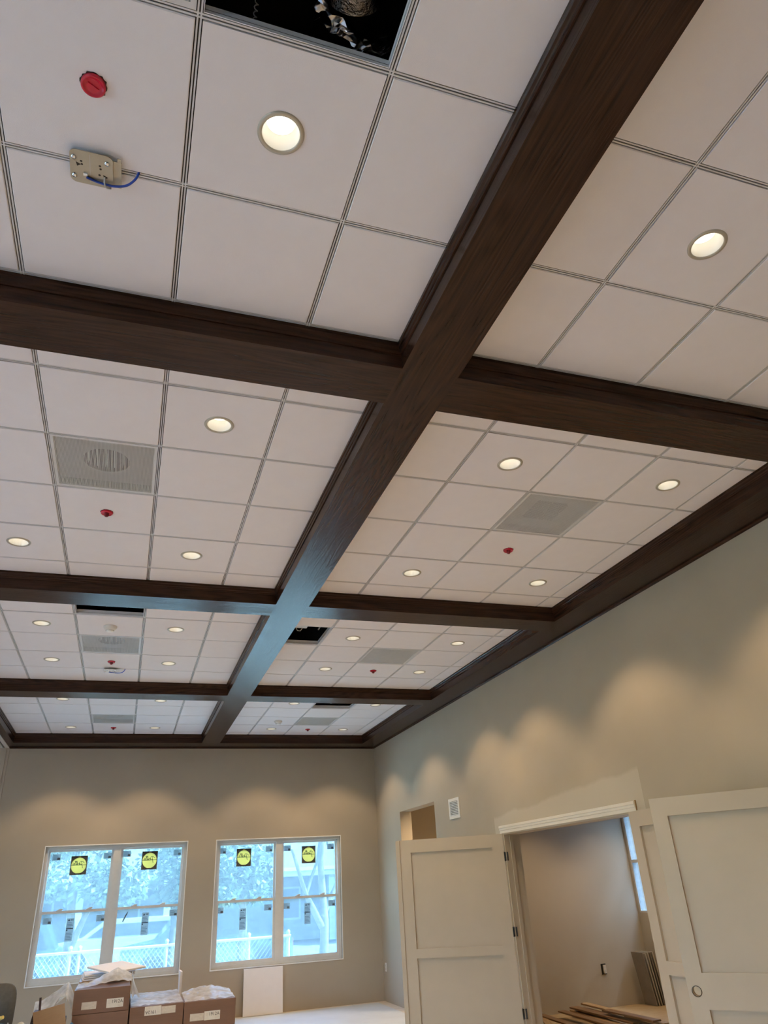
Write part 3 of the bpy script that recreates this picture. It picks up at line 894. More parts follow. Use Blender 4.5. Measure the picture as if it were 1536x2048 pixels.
for a in range(n + 1):
    t = a / n
    for b in range(4):
        v = b / 3 - 0.5
        mb.v.append((0.315 + 0.255 * t + 0.030 * v + 0.008 * random.random(), 1.215 + 0.125 * t ** 0.7 - 0.034 * v + 0.008 * random.random(), ZC + 0.155 + 0.02 * math.sin(t * 17 + b) + 0.014 * random.random()))
for a in range(n):
    for b in range(3):
        q = a * 4 + b; mb.f.append([q, q + 1, q + 5, q + 4]); mb.mi.append(0); mb.sm.append(False)
tag(mb.build('foil_tape', M_CHROME), 'bright crinkled strip of foil tape above the open tile at the top', 'foil tape')
spr = MB()
spr.tube([(0.135 + 0.006 * math.cos(k * 0.9), 1.05 + 0.32 * k / 150, ZC + 0.40 - 0.20 * k / 150 + 0.006 * math.sin(k * 0.9)) for k in range(150)], 0.0022, 5)
tag(spr.build('spring_conduit', M_GREYWIRE), 'thin coiled metal conduit above the open tile at the top', 'conduit')

hx, hy = centre(-1, 6)
jbx = empty('junction_box', (hx + 0.02, hy - 0.05, ZC + 0.09)); tag(jbx, 'grey junction box above the open tile right of the centre beam', 'junction box')
MB().bevbox((-0.08, -0.05, 0.0), (0.08, 0.05, 0.075), 0.006).build('box_body', M_GREYBACK, jbx)
MB().box((-0.084, -0.054, -0.006), (0.084, 0.054, 0.0)).build('cover', M_GREYVENT, jbx)
MB().tube([(-0.03, 0.05, -0.003), (-0.01, 0.07, -0.03), (0.02, 0.06, -0.035), (0.04, 0.05, -0.005)], 0.004, 6).build('cable_loop', M_GREYWIRE, jbx)
MB().tube([(0.08, -0.02, 0.05), (0.2, -0.03, 0.06), (0.24, 0.0, 0.04), (0.25, 0.2, 0.04)], 0.009, 8).build('conduit', M_GREYWIRE, jbx)
tag(MB().tube([(hx - 0.3, hy - 0.02, ZC + 0.215), (hx + 0.6, hy + 0.02, ZC + 0.215)], 0.03, 14).build('pipe', M_COPPER), 'orange pipe above the open tile right of the centre beam', 'pipe')
hx, hy = centre(-4, 5)
wr = empty('wire_bundle', (hx, hy, ZC + 0.05)); tag(wr, 'loose grey and red wires in the open tile left of the beam', 'wires')
for k in range(6):
    x = -0.24 + k * 0.09
    MB().tube([(x, 0.15, 0.2), (x + 0.03, 0.20, 0.06), (x + 0.07 * (-1) ** k, 0.24, 0.02), (x + 0.1, 0.22, 0.08), (x + 0.14, 0.1, 0.2)], 0.004, 6).build('wire', (M_GREYWIRE, M_RED, M_GREYWIRE)[k % 3], wr)
hx, hy = centre(1, 11)
tag(MB().tube([(hx - 0.02, hy + 0.18, ZC + 0.05), (hx - 0.02, hy + 0.2, ZC + 0.6)], 0.012, 10).build('hanger_rod', M_GREYBACK), 'thin hanger rod in the open tile of the farthest right coffer', 'rod')

# ------------------------------------------------------------------ windows in the far wall
def window(n, xa, xb, za, zb, film=M_FILMGLASS):
    w = empty('window_%d' % n, ((xa + xb) / 2, YF, za)); tag(w, 'wide double window, %s one in the far wall' % ('left' if n == 1 else 'right'), kind='structure')
    P = []
    def part(name, mb, mat, par=None):
        o = mb.build(name, mat, par or w)
        if par is None: o.matrix_parent_inverse = Matrix.Translation(-Vector(w.location))
        return o
    # white corner bead around the drywall return
    b = 0.014
    bd = MB().box((xa - b, YF - 0.006, za - b), (xa, YF + 0.02, zb + b)).box((xb, YF - 0.006, za - b), (xb + b, YF + 0.02, zb + b)).box((xa, YF - 0.006, zb), (xb, YF + 0.02, zb + b)).box((xa, YF - 0.006, za - b), (xb, YF + 0.02, za))
    part('corner_bead', bd, M_BEAD)
    yo = YF + 0.045; f = 0.042
    fr = MB().box((xa, yo, za), (xa + f, yo + 0.09, zb)).box((xb - f, yo, za), (xb, yo + 0.09, zb)).box((xa + f, yo, zb - f), (xb - f, yo + 0.09, zb)).box((xa + f, yo, za), (xb - f, yo + 0.09, za + f))
    xm = (xa + xb) / 2 - 0.004
    fr.box((xm - 0.055, yo - 0.004, za + f), (xm + 0.055, yo + 0.09, zb - f))
    part('frame', fr, M_VINYL)
    zm = 1.512
    for ux0, ux1 in ((xa + f, xm - 0.055), (xm + 0.055, xb - f)):
        for kind, z0, z1, y0 in (('upper', zm - 0.02, zb - f, yo + 0.045), ('lower', za + f, zm + 0.02, yo + 0.012)):
            s = 0.030 if kind == 'upper' else 0.034
            sb = 0.030 if kind == 'upper' else 0.045
            sm = MB().box((ux0, y0, z0), (ux0 + s, y0 + 0.03, z1)).box((ux1 - s, y0, z0), (ux1, y0 + 0.03, z1)).box((ux0 + s, y0, z1 - s), (ux1 - s, y0 + 0.03, z1)).box((ux0 + s, y0, z0), (ux1 - s, y0 + 0.03, z0 + sb))
            sash = part('sash', sm, M_VINYL)
            pn = MB().box((ux0 + s, y0 + 0.013, z0 + sb), (ux1 - s, y0 + 0.017, z1 - s)).build('pane', film, sash)
            if kind == 'lower':
                for t in (0.28, 0.72):
                    xx = ux0 + (ux1 - ux0) * t
                    lk = MB().box((xx - 0.035, y0 - 0.004, z1), (xx + 0.035, y0 + 0.03, z1 + 0.012))
                    lk.lathe([(0.016, 0.012), (0.014, 0.022), (0.0, 0.024)], (xx, y0 + 0.012, z1), 14)
                    lk.box((xx - 0.002, y0 + 0.002, z1 + 0.012), (xx + 0.045, y0 + 0.012, z1 + 0.026))
                    lk.build('sash_lock', M_GREYVENT, sash)
    return w
W1 = window(1, *WIN[0]); W2 = window(2, *WIN[1])

def st_part(w, name, mb_or_me, mat, x, y, z, rz=0.0):
    o = mb_or_me if isinstance(mb_or_me, bpy.types.Object) else None
    if o is None:
        me = mb_or_me.mesh(name, mat) if isinstance(mb_or_me, MB) else mb_or_me
        o = link(name, me, w)
    o.matrix_parent_inverse = Matrix.Translation(-Vector(w.location))
    o.location = (x, y, z)
    return o
def small_sticker():
    mb = MB().box((-0.058, -0.0006, -0.043), (0.058, 0, 0.043)); mb.mat(1)
    for k in range(5): mb.box((-0.045, -0.0012, 0.026 - k * 0.014), (0.01 + 0.012 * (k % 3), -0.0006, 0.031 - k * 0.014))
    mb.mat(2).box((0.012, -0.0014, -0.036), (0.05, -0.0006, -0.006))
    return mb.mesh('sticker', [M_STKPAPER, M_STKGREY, M_STKDARK])
SMALL = small_sticker()
def spec_sticker():
    mb = MB().box((-0.05, -0.0006, -0.148), (0.05, 0, 0.148)); mb.mat(1)
    for k in range(12):
        if k in (5, 6): continue
        mb.box((-0.042, -0.0012, 0.085 - k * 0.019), (0.02 + 0.01 * (k * 7 % 3), -0.0006, 0.092 - k * 0.019))
    mb.mat(2).box((-0.048, -0.0014, 0.010), (0.048, -0.0006, 0.022)).box((-0.046, -0.0014, -0.012), (-0.026, -0.0006, 0.004))
    mb.prism([(-0.04, 0.112), (-0.02, 0.138), (-0.006, 0.112)], 'y', -0.0014, -0.0006)
    mb.box((0.004, -0.0012, 0.114), (0.012, -0.0006, 0.136)).box((0.018, -0.0012, 0.114), (0.026, -0.0006, 0.136)).box((0.032, -0.0012, 0.114), (0.038, -0.0006, 0.136))
    return mb.mesh('sticker', [M_STKPAPER, M_STKGREY, M_STKBLACK])
SPEC = spec_sticker()
def logo_sticker():
    mb = MB().holeslab(-0.118, 0.118, -0.130, 0.130, 0.0, 0.0006, (0.0, -0.002), 0.106, 40)
    for q in range(len(mb.v)): x, y, z = mb.v[q]; mb.v[q] = (x, -z, y)
    mb.mat(1)
    n = 40
    circ = [(0.108 * math.cos(2 * math.pi * k / n), 0.110 * math.sin(2 * math.pi * k / n) - 0.002) for k in range(n)]
    mb.prism(circ, 'y', -0.0014, -0.0008)
    mb.box((-0.018, -0.0014, 0.106), (0.018, -0.0006, 0.122))
    mb.mat(2).box((-0.112, -0.0020, 0.0005), (0.112, -0.0014, 0.0065))
    mb.box((-0.116, -0.0012, 0.112), (-0.022, -0.0006, 0.128)).box((0.022, -0.0012, 0.112), (0.116, -0.0006, 0.128))
    mb.box((-0.055, -0.0020, -0.122), (0.055, -0.0014, -0.108))
    # the maker's script, seen from behind so it reads mirrored: P e l l a from right to left
    def stroke(pts, r=0.0034):
        q = [(-x, -0.0022, z) for x, z in pts]
        mb.tube(q, r, 5)
    stroke([(-0.058, -0.040), (-0.048, 0.000), (-0.034, 0.050)])
    stroke([(-0.075, 0.030), (-0.052, 0.052), (-0.022, 0.054), (-0.006, 0.038), (-0.014, 0.018), (-0.045, 0.010)])
    stroke([(-0.016, 0.012), (0.004, 0.020), (0.006, 0.030), (-0.004, 0.030), (-0.012, 0.014), (-0.004, 0.003), (0.012, 0.008)])
    stroke([(0.010, 0.006), (0.030, 0.040), (0.040, 0.062), (0.032, 0.062), (0.020, 0.010), (0.028, 0.004)])
    stroke([(0.028, 0.006), (0.048, 0.040), (0.058, 0.060), (0.050, 0.060), (0.038, 0.010), (0.046, 0.004)])
    stroke([(0.076, 0.030), (0.062, 0.030), (0.054, 0.014), (0.062, 0.006), (0.076, 0.028), (0.074, 0.008), (0.090, 0.014)])
    return mb.mesh('maker_sticker', [M_STKDARK, M_STKYEL, M_STKBLACK])
LOGO = logo_sticker()
YU = YF + 0.045 + 0.045 + 0.0125; YLo = YF + 0.045 + 0.012 + 0.0125
STK = {1: {'small': [(-0.959, 2.252), (-0.232, 2.248), (0.053, 2.262), (0.815, 2.252), (-0.961, 1.41), (-0.232, 1.406), (0.817, 1.413)], 'logo': [(-0.631, 2.13), (0.398, 2.156)], 'tall': [(-0.642, 1.282), (0.411, 1.291)]},
       2: {'small': [(1.521, 2.245), (2.281, 2.247), (2.585, 2.245), (3.327, 2.245), (1.518, 1.399), (2.272, 1.4), (2.571, 1.402), (3.324, 1.402)], 'logo': [(1.869, 2.136), (2.948, 2.137)], 'tall': [(1.878, 1.26), (2.917, 1.277)]}}
for n, w in ((1, W1), (2, W2)):
    for x, z in STK[n]['small']: st_part(w, 'sticker', SMALL, None, x, YU if z > 1.6 else YLo, z)
    for x, z in STK[n]['logo']: st_part(w, 'maker_sticker', LOGO, None, x, YU, z)
    for x, z in STK[n]['tall']: st_part(w, 'sticker', SPEC, None, x, YLo, z)
pt = MB().prism([(-0.035, -0.06), (-0.02, -0.07), (0.04, 0.055), (0.035, 0.07), (0.0, 0.02)], 'y', -0.002, 0)
st_part(W1, 'peeling_tape', pt, M_STKGREY, 0.115, YLo, 1.40)

# plain clear windows of the adjoining half and of the side room
k = 3
for ya, yb, za, zb in LW:
    w = empty('window_%d' % k, (XL, (ya + yb) / 2, za)); tag(w, 'tall clear window in the left wall of the adjoining half', kind='structure', group='tall windows of the adjoining half'); k += 1
    x0, x1 = XL - 0.14, XL - 0.06
    f = 0.05
    MB().box((x0, ya, za), (x1, ya + f, zb)).box((x0, yb - f, za), (x1, yb, zb)).box((x0, ya + f, zb - f), (x1, yb - f, zb)).box((x0, ya + f, za), (x1, yb - f, za + f)).box((x0, ya + f, 1.8), (x1, yb - f, 1.84)).build('frame', M_VINYL, w)
    MB().box((x0 + 0.03, ya + f, za + f), (x0 + 0.036, yb - f, 1.8)).build('pane', M_CLEAR, w)
    MB().box((x0 + 0.03, ya + f, 1.84), (x0 + 0.036, yb - f, zb - f)).build('pane', M_CLEAR, w)
    adopt(w)
for (ya, yb, za, zb), lb in (((8.95, 10.06, 1.08, 2.42), 'narrow bright strip of window seen behind the half open white door'),):
    w = empty('window_%d' % k, (SRX, (ya + yb) / 2, za)); tag(w, lb, kind='structure'); k += 1
    x0, x1 = SRX + 0.01, SRX + 0.09
    f = 0.02
    MB().box((x0, ya, za), (x1, ya + f, zb)).box((x0, yb - f, za), (x1, yb, zb)).box((x0, ya + f, zb - f), (x1, yb - f, zb)).box((x0, ya + f, za), (x1, yb - f, za + f)).box((x0, ya + f, 1.72), (x1, yb - f, 1.76)).build('frame', M_VINYL, w)
    MB().box((x0 + 0.01, ya + f, za + f), (x0 + 0.016, yb - f, 1.72)).build('pane', M_SIDEGLASS, w)
    MB().box((x0 + 0.01, ya + f, 1.76), (x0 + 0.016, yb - f, zb - f)).build('pane', M_SIDEGLASS, w)
    adopt(w)

# ------------------------------------------------------------------ casing, jambs
ya, yb, _, zh = DOOR_A
tm = empty('trim_1', (XR, (ya + yb) / 2, zh)); tag(tm, 'white stepped casing over the double doorway', kind='structure')
MB().prism([(XR, zh - 0.006), (XR - 0.012, zh - 0.006), (XR - 0.012, zh + 0.022), (XR - 0.017, zh + 0.026), (XR - 0.017, zh + 0.046), (XR - 0.022, zh + 0.050), (XR - 0.022, zh + 0.072), (XR, zh + 0.076)], 'y', ya - 0.06, yb + 0.055).build('head_casing', M_CASING, tm)
MB().box((XR - 0.018, ya - 0.075, 0), (XR, ya - 0.004, zh - 0.006)).build('side_casing', M_CASING, tm)
MB().box((XR - 0.018, yb + 0.004, 0), (XR, yb + 0.055, zh - 0.006)).build('side_casing', M_CASING, tm)
MB().box((XR - 0.004, yb - 0.022, 0), (XR + WT + 0.004, yb, zh)).box((XR + 0.06, yb - 0.036, 0), (XR + 0.10, yb - 0.022, zh)).build('jamb', M_WHITE, tm)
MB().box((XR - 0.004, ya, 0), (XR + WT + 0.004, ya + 0.022, zh)).box((XR + 0.06, ya + 0.022, 0), (XR + 0.10, ya + 0.036, zh)).build('jamb', M_WHITE, tm)
MB().box((XR - 0.004, ya + 0.022, zh - 0.022), (XR + WT + 0.004, yb - 0.022, zh)).build('head_jamb', M_WHITE, tm)
MB().box((XR - 0.012, ya - 0.068, zh + 0.0), (XR - 0.001, ya - 0.061, zh + 0.08)).build('bare_edge', M_PLANKL, tm)
adopt(tm)

# ------------------------------------------------------------------ doors
def door(n, label, hinge, ang_dir, L, front_sign, zt=2.082, zb=0.012, stile=(0.132, 0.132), mid=(0.893, 0.981), top=0.135, hole=None, astragal=False, hinges=(), th=0.05):
    # local frame: u along the leaf from the hinge, v = towards the viewer, z up
    d = empty('door_%d' % n, (hinge[0], hinge[1], 0)); tag(d, label, kind='structure')
    d.rotation_euler = (0, 0, math.atan2(ang_dir[1], ang_dir[0]))
    s = front_sign               # viewer side is +v if 1, -v if -1
    y0, y1 = (-th, 0) if s > 0 else (0, th)
    sa, sb_ = stile
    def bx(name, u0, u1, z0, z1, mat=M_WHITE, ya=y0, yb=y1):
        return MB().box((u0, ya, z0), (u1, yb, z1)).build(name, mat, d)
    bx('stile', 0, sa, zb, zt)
    if hole is None: bx('stile', L - sb_, L, zb, zt)
    else:
        hu, hz = hole
        mb = MB().box((L - sb_, y0, zb), (L, y1, hz - 0.08)).box((L - sb_, y0, hz + 0.08), (L, y1, zt))
        s0 = len(mb.v)
        mb.holeslab(L - sb_, L, hz - 0.08, hz + 0.08, -y1, -y0, (hu, hz), 0.027, 28)
        for q in range(s0, len(mb.v)): x, y, z = mb.v[q]; mb.v[q] = (x, -z, y)
        mb.build('stile', M_WHITE, d)
        yf = y1 if s > 0 else y0
        rg = MB().lathe([(0.027, 0.0), (0.031, 0.0), (0.031, 0.0015), (0.027, 0.0015)], n=28)
        rg.xform(Matrix.Translation((hu, yf, hz)) @ Matrix.Rotation(math.radians(90 if s < 0 else -90), 4, 'X'))
        rg.build('bore_ring', M_BLACK, d)
        bx('latch_bore_dark', L - 0.001, L + 0.0015, hz - 0.028, hz + 0.028, M_BLACK, y0 + 0.012, y1 - 0.012)  # black plate stands in for the dark latch hole in the edge
    bx('rail', sa, L - sb_, zt - top, zt)
    bx('rail', sa, L - sb_, mid[0], mid[1])
    bx('rail', sa, L - sb_, zb, zb + 0.20)
    r = 0.019
    for z0, z1 in ((mid[1], zt - top), (zb + 0.20, mid[0])):
        bx('panel', sa, L - sb_, z0, z1, M_WHITE, y0 + r, y1 - r)
    if astragal:
        yy = (y1, y1 + 0.012) if s > 0 else (y0 - 0.012, y0)
        bx('astragal', L - 0.028, L + 0.018, zb, zt - 0.004, M_WHITE, *yy)
    for hz in hinges:
        mb = MB()
        yf = y1 if s > 0 else y0
        mb.box((-0.046, yf - 0.003, hz - 0.045), (-0.004, yf + 0.003, hz + 0.045))
        mb.tube([(-0.003, yf + 0.004 * s, hz - 0.048), (-0.003, yf + 0.004 * s, hz + 0.048)], 0.006, 10)
        mb.build('hinge', M_BLACK, d)
    return d
a = math.radians(120)
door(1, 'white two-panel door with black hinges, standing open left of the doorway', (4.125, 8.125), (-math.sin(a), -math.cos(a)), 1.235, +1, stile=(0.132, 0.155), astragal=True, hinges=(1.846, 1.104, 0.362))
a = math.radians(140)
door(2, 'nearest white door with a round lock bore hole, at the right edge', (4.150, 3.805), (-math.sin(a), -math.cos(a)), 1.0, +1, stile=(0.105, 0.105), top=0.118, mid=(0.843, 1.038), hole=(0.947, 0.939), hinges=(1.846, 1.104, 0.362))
a = math.radians(176)
door(3, 'brighter white door folded back between the doorway and the nearest door', (4.088, 5.634), (-math.sin(a) * 0.6, -1.0), 1.2, -1, stile=(0.124, 0.124), mid=(0.908, 1.0), top=0.122)

# ------------------------------------------------------------------ wall grille, outlets
g = empty('wall_grille', (XR, 9.45, 2.485)); tag(g, 'white louvred air grille high on the right wall', 'grille')
gy0, gy1, gz0, gz1 = 9.28, 9.622, 2.36, 2.61
f = 0.036
MB().box((XR - 0.012, gy0, gz0), (XR, gy0 + f, gz1)).box((XR - 0.012, gy1 - f, gz0), (XR, gy1, gz1)).box((XR - 0.012, gy0 + f, gz1 - f), (XR, gy1 - f, gz1)).box((XR - 0.012, gy0 + f, gz0), (XR, gy1 - f, gz0 + f)).build('frame', M_VENTW, g)
MB().box((XR - 0.002, gy0 + f, gz0 + f), (XR - 0.001, gy1 - f, gz1 - f)).build('backing', M_BLACK, g)
nl = 9; pz = (gz1 - gz0 - 2 * f) / nl
for q in range(nl):
    z = gz0 + f + (q + 0.5) * pz
    MB().prism([(XR - 0.010, z + 0.001), (XR - 0.0095, z + 0.005), (XR - 0.002, z - 0.003), (XR - 0.0025, z - 0.007)], 'y', gy0 + f, gy1 - f).build('louvre', M_VENTW, g)
adopt(g)
o = empty('wall_outlet', (6.44, SRY, 0.44)); tag(o, 'bare outlet box on the wall beyond the doorway', 'outlet')
MB().box((-0.038, -0.004, -0.062), (0.038, 0.0, 0.062)).build('box_rim', M_BLACK, o)
MB().box((-0.012, -0.022, -0.050), (0.030, -0.004, 0.050)).build('device', M_DETECT, o)
MB().box((-0.002, -0.024, 0.010), (0.02, -0.022, 0.034)).box((-0.002, -0.024, -0.034), (0.02, -0.022, -0.010)).build('socket', M_GREYVENT, o)
o = empty('wall_outlet', (XR, 12.72, 0.46)); tag(o, 'small white outlet plate low on the right wall by the far corner', 'outlet')
MB().box((-0.006, -0.036, -0.058), (0, 0.036, 0.058)).build('cover_plate', M_VENTW, o)
MB().box((-0.008, -0.016, 0.008), (-0.006, 0.016, 0.036)).box((-0.008, -0.016, -0.036), (-0.006, 0.016, -0.008)).build('socket', M_GREYVENT, o)

# ------------------------------------------------------------------ side room: planks and leaning sheets
def plank(x, y, z, L, w, th, rz, ry, mat, label):
    mb = MB().bevbox((-L / 2, -w / 2, -th / 2), (L / 2, w / 2, th / 2), 0.002)
    mb.box((-L / 2, w / 2, -0.003), (L / 2, w / 2 + 0.007, 0.003))     # tongue
    ob = mb.build('floor_plank', mat)
    ob.location = (x, y, z); ob.rotation_euler = (0, ry, rz)
    return tag(ob, label, 'plank', 'loose floor planks beyond the doorway')
HP = math.pi / 2
PL = [(5.53, 9.15, 0.066, 1.30, 0.10, 0.018, -HP + 0.01, 0.015, M_PLANK, 'thin dark plank, third from the left door jamb'),
      (5.70, 9.22, 0.050, 1.35, 0.13, 0.018, -HP - 0.10, 0.01, M_PLANKL, 'pale plank lying under the dark ones in the loose pile'),
      (5.74, 9.18, 0.088, 1.25, 0.12, 0.018, -HP + 0.05, 0.02, M_PLANK, 'brown plank in the middle of the loose pile'),
      (5.90, 9.00, 0.112, 1.55, 0.10, 0.018, -HP + 0.06, 0.025, M_PLANKL, 'longest plank, lying highest with its far end against the wall'),
      (5.86, 9.10, 0.064, 1.50, 0.12, 0.018, -HP + 0.02, 0.01, M_PLANK, 'brown plank under the longest one'),
      (5.80, 8.70, 0.132, 0.90, 0.11, 0.018, -HP + 0.08, 0.01, M_PLANK, 'short brown plank on top at the front of the pile'),
      (6.22, 9.05, 0.012, 0.70, 0.06, 0.018, -HP + 0.05, 0.0, M_PLANK, 'narrow dark strip flat on the plywood at the right of the pile'),
      (5.20, 9.25, 0.060, 1.00, 0.09, 0.018, -HP + 0.02, 0.03, M_PLANK, 'dark plank, second from the left door jamb'),
      (5.06, 9.35, 0.050, 1.00, 0.08, 0.018, -HP - 0.35, 0.03, M_PLANKL, 'pale plank nearest the left door jamb')]
for a_ in PL: plank(*a_)
for q in range(5):
    h = 0.62 - 0.012 * (q % 2)
    mb = MB().box((-0.007, -0.10, 0), (0.007, 0.16, h))
    ob = mb.build('leaning_sheet', (M_SHEETD, M_SHEET, M_SHEET, M_SHEETD, M_SHEET)[q])
    ob.location = (6.955 + q * 0.040, 9.86, 0.003); ob.rotation_euler = (0, math.radians(-7.5), 0)
    tag(ob, '%s of the thin boards leaning in the corner beyond the doorway' % ('leftmost', 'second from left', 'middle one', 'second from right', 'rightmost')[q], 'board', 'thin boards leaning beyond the doorway')

# ------------------------------------------------------------------ boxes of ceiling tiles
def carton(x0, y0, z0, w, dpt, h, label, texts, mat=M_CARD, flip=False, lab=True, pos=None, zl=None):
    c = empty('cardboard_box', (x0 + w / 2, y0 + dpt / 2, z0)); tag(c, label, 'box', 'cartons of ceiling tiles')
    hw, hd = w / 2, dpt / 2
    MB().bevbox((-hw, -hd, 0), (hw, hd, h), 0.004).build('body', mat, c)
    # lid overlap strip on the front and tape
    MB().box((-hw - 0.002, -hd - 0.003, h * 0.72), (hw + 0.002, -hd, h - 0.002)).build('lid_flap', mat, c)
    if lab:
        zz = zl or h * 0.42
        xs = pos or (-0.15, 0.12)
        L1 = MB().box((-0.08, -0.001, -0.036), (0.08, 0, 0.036)); L1.mat(1)
        for q in range(5): L1.box((-0.07, -0.0016, 0.022 - q * 0.012), (0.03 + 0.012 * (q % 3), -0.001, 0.025 - q * 0.012))
        o1 = L1.build('shipping_label', [M_LABEL, M_LABELW], c); o1.location = (xs[0], -hd - 0.003, zz)
        o2 = MB().box((-0.092, -0.001, -0.044), (0.092, 0, 0.044)).build('number_label', M_LABELW, c); o2.location = (xs[1], -hd - 0.003, zz + 0.004)
        tx = link('lettering', text_mesh('1912A', 0.047, M_INK), o2)
        tx.location = (0.022, -0.002, 0.012); tx.rotation_euler = (math.radians(90), 0, 0)
        sm = MB()
        for q in range(3): sm.box((-0.08, -0.0016, 0.022 - q * 0.012), (-0.05, -0.001, 0.025 - q * 0.012))
        for q in range(2): sm.box((0.03, -0.0016, -0.022 - q * 0.010), (0.08, -0.001, -0.019 - q * 0.010))
        sm.build('fine_print', M_LABEL, o2)
        if flip: o2.rotation_euler = (0, math.pi, 0); o1.rotation_euler = (0, math.pi, 0)
    return c
YB0 = 10.40
BH = 0.25
# left stack: three high
carton(-0.372, YB0 + 0.01, 0.0, 0.60, 0.62, BH, 'bottom box of the tall left stack, below the frame', [], lab=False)
carton(-0.366, YB0, BH + 0.002, 0.60, 0.62, BH, 'plain brown box, middle of the tall left stack', [], lab=False)
carton(-0.374, YB0, 2 * BH + 0.004, 0.605, 0.62, 0.238, 'brown box labelled 1912A on top of the tall left stack', [], pos=(-0.13, 0.15), zl=0.080)
# middle stack
carton(0.254, YB0 + 0.02, 0.0, 0.598, 0.62, BH + 0.012, 'lower box of the middle stack, below the frame', [], lab=False)
carton(0.254, YB0, BH + 0.014, 0.598, 0.62, BH + 0.008, 'brown box with upside-down 1912A label, top of the middle stack', [], flip=True, pos=(0.130, -0.045), zl=0.205)
carton(0.262, YB0 + 0.65, 0.0, 0.565, 0.50, 0.524, 'plastic covered box behind the middle stack', [], lab=False)
# right stack
carton(0.864, YB0 + 0.01, 0.0, 0.60, 0.62, BH + 0.006, 'lower box of the right stack, below the frame', [], lab=False)
carton(0.862, YB0, BH + 0.008, 0.60, 0.62, BH + 0.01, 'brown box labelled 1912A, top of the right stack beside the leaning tile', [], pos=(-0.148, 0.028), zl=0.105)

def sheet(name, label, fn, nu, nv, mat=M_PLASTIC, cat='plastic sheet'):
    mb = MB()
    for a in range(nu + 1):
        for b in range(nv + 1): mb.v.append(fn(a / nu, b / nv))
    for a in range(nu):
        for b in range(nv):
            q = a * (nv + 1) + b; mb.f.append([q, q + 1, q + nv + 2, q + nv + 1]); mb.mi.append(0); mb.sm.append(True)
    return tag(mb.build(name, mat), label, cat)
def crinkle(u, v, amp, s=0.0):
    return amp * (math.sin(17 * u + 5 * v + s) + math.sin(9 * v - 13 * u + 2 * s) * 0.8 + math.sin(31 * u + 23 * v + s * 3) * 0.5 + math.sin(47 * v - 29 * u) * 0.3)
def f_left(u, v):
    x = -0.36 + 0.60 * u; y = YB0 + 0.02 + 0.58 * v
    ridge = 0.16 * max(0, 1 - abs(u - 0.72) / 0.62) * max(0.0, 1 - abs(v - 0.40) / 0.55)
    return (x, y, 0.755 + ridge + abs(crinkle(u, v, 0.006)))
sheet('plastic_sheet', 'crumpled clear plastic humped over the tall left stack', f_left, 30, 24)
def f_drape(u, v):
    return (0.245 + 0.020 * v + 0.10 * u * v + crinkle(u, v, 0.002), YB0 + 0.08 + 0.40 * u, 0.84 - 0.24 * v + 0.03 * math.sin(5 * u))
sheet('plastic_sheet', 'plastic hanging down the right side of the tall left stack', f_drape, 14, 14)
def f_mid(u, v): return (0.262 + 0.585 * u, YB0 + 0.0 + 1.10 * v, 0.530 + abs(crinkle(u, v, 0.004, 1.0)) + 0.02 * v)
sheet('plastic_sheet', 'bluish white plastic spread over the middle boxes', f_mid, 30, 30)
def f_right(u, v): return (0.868 + 0.585 * u, YB0 + 0.0 + 0.62 * v, 0.524 + abs(crinkle(u, v, 0.006, 2.0)) + 0.05 * v * math.sin(math.pi * u) + 0.03 * v)
sheet('plastic_sheet', 'bluish white plastic over the right stack of boxes', f_right, 30, 24)

# loose tiles
def loose_tile(label, loc, rot, w=0.597, h=0.597, th=0.018):
    mb = MB().bevbox((-w / 2, -h / 2, 0), (w / 2, h / 2, th), 0.003)
    ob = mb.build('loose_ceiling_tile', M_TILE); ob.location = loc; ob.rotation_euler = rot
    return tag(ob, label, 'ceiling tile', 'loose ceiling tiles')
lt = loose_tile('white ceiling tile leaning against the far wall under the right window', (2.205, YF - 0.052, 0.300), (math.radians(85.5), 0, 0))
for q in range(3):
    loose_tile(('lowest', 'middle', 'upper')[q] + ' of the small tile pile behind the tall left stack', (-0.045 + 0.010 * q, 11.42, 0.768 + q * 0.022), (0, 0, 0.06))
sup = carton(-0.36, 11.08, 0.0, 0.61, 0.66, 0.764, 'tall tan box hidden behind the tall left stack', [], M_CARDL, lab=False)
loose_tile('white ceiling tile lying tilted on top of the tall left stack', (0.060, 11.16, 0.872), (Matrix.Rotation(math.radians(6), 3, 'X') @ Matrix.Rotation(math.radians(2), 3, 'Y') @ Matrix.Rotation(math.radians(35), 3, 'Z')).to_euler(), 0.50, 0.51, 0.022)
ofc = MB().box((-0.009, -0.12, 0), (0.006, 0.12, 0.78)); ofc2 = MB().box((0.008, -0.1, 0), (0.020, 0.12, 0.772))
for mb_, lb in ((ofc, 'left tile offcut standing upright between the middle and right boxes'), (ofc2, 'right tile offcut standing upright between the middle and right boxes')):
    ob = mb_.build('tile_offcut', [M_TILE]); ob.location = (0.826, 11.10 + 0.0, 0.0) if False else (0.8545, 11.25, 0.0)
    tag(ob, lb, 'tile offcut')

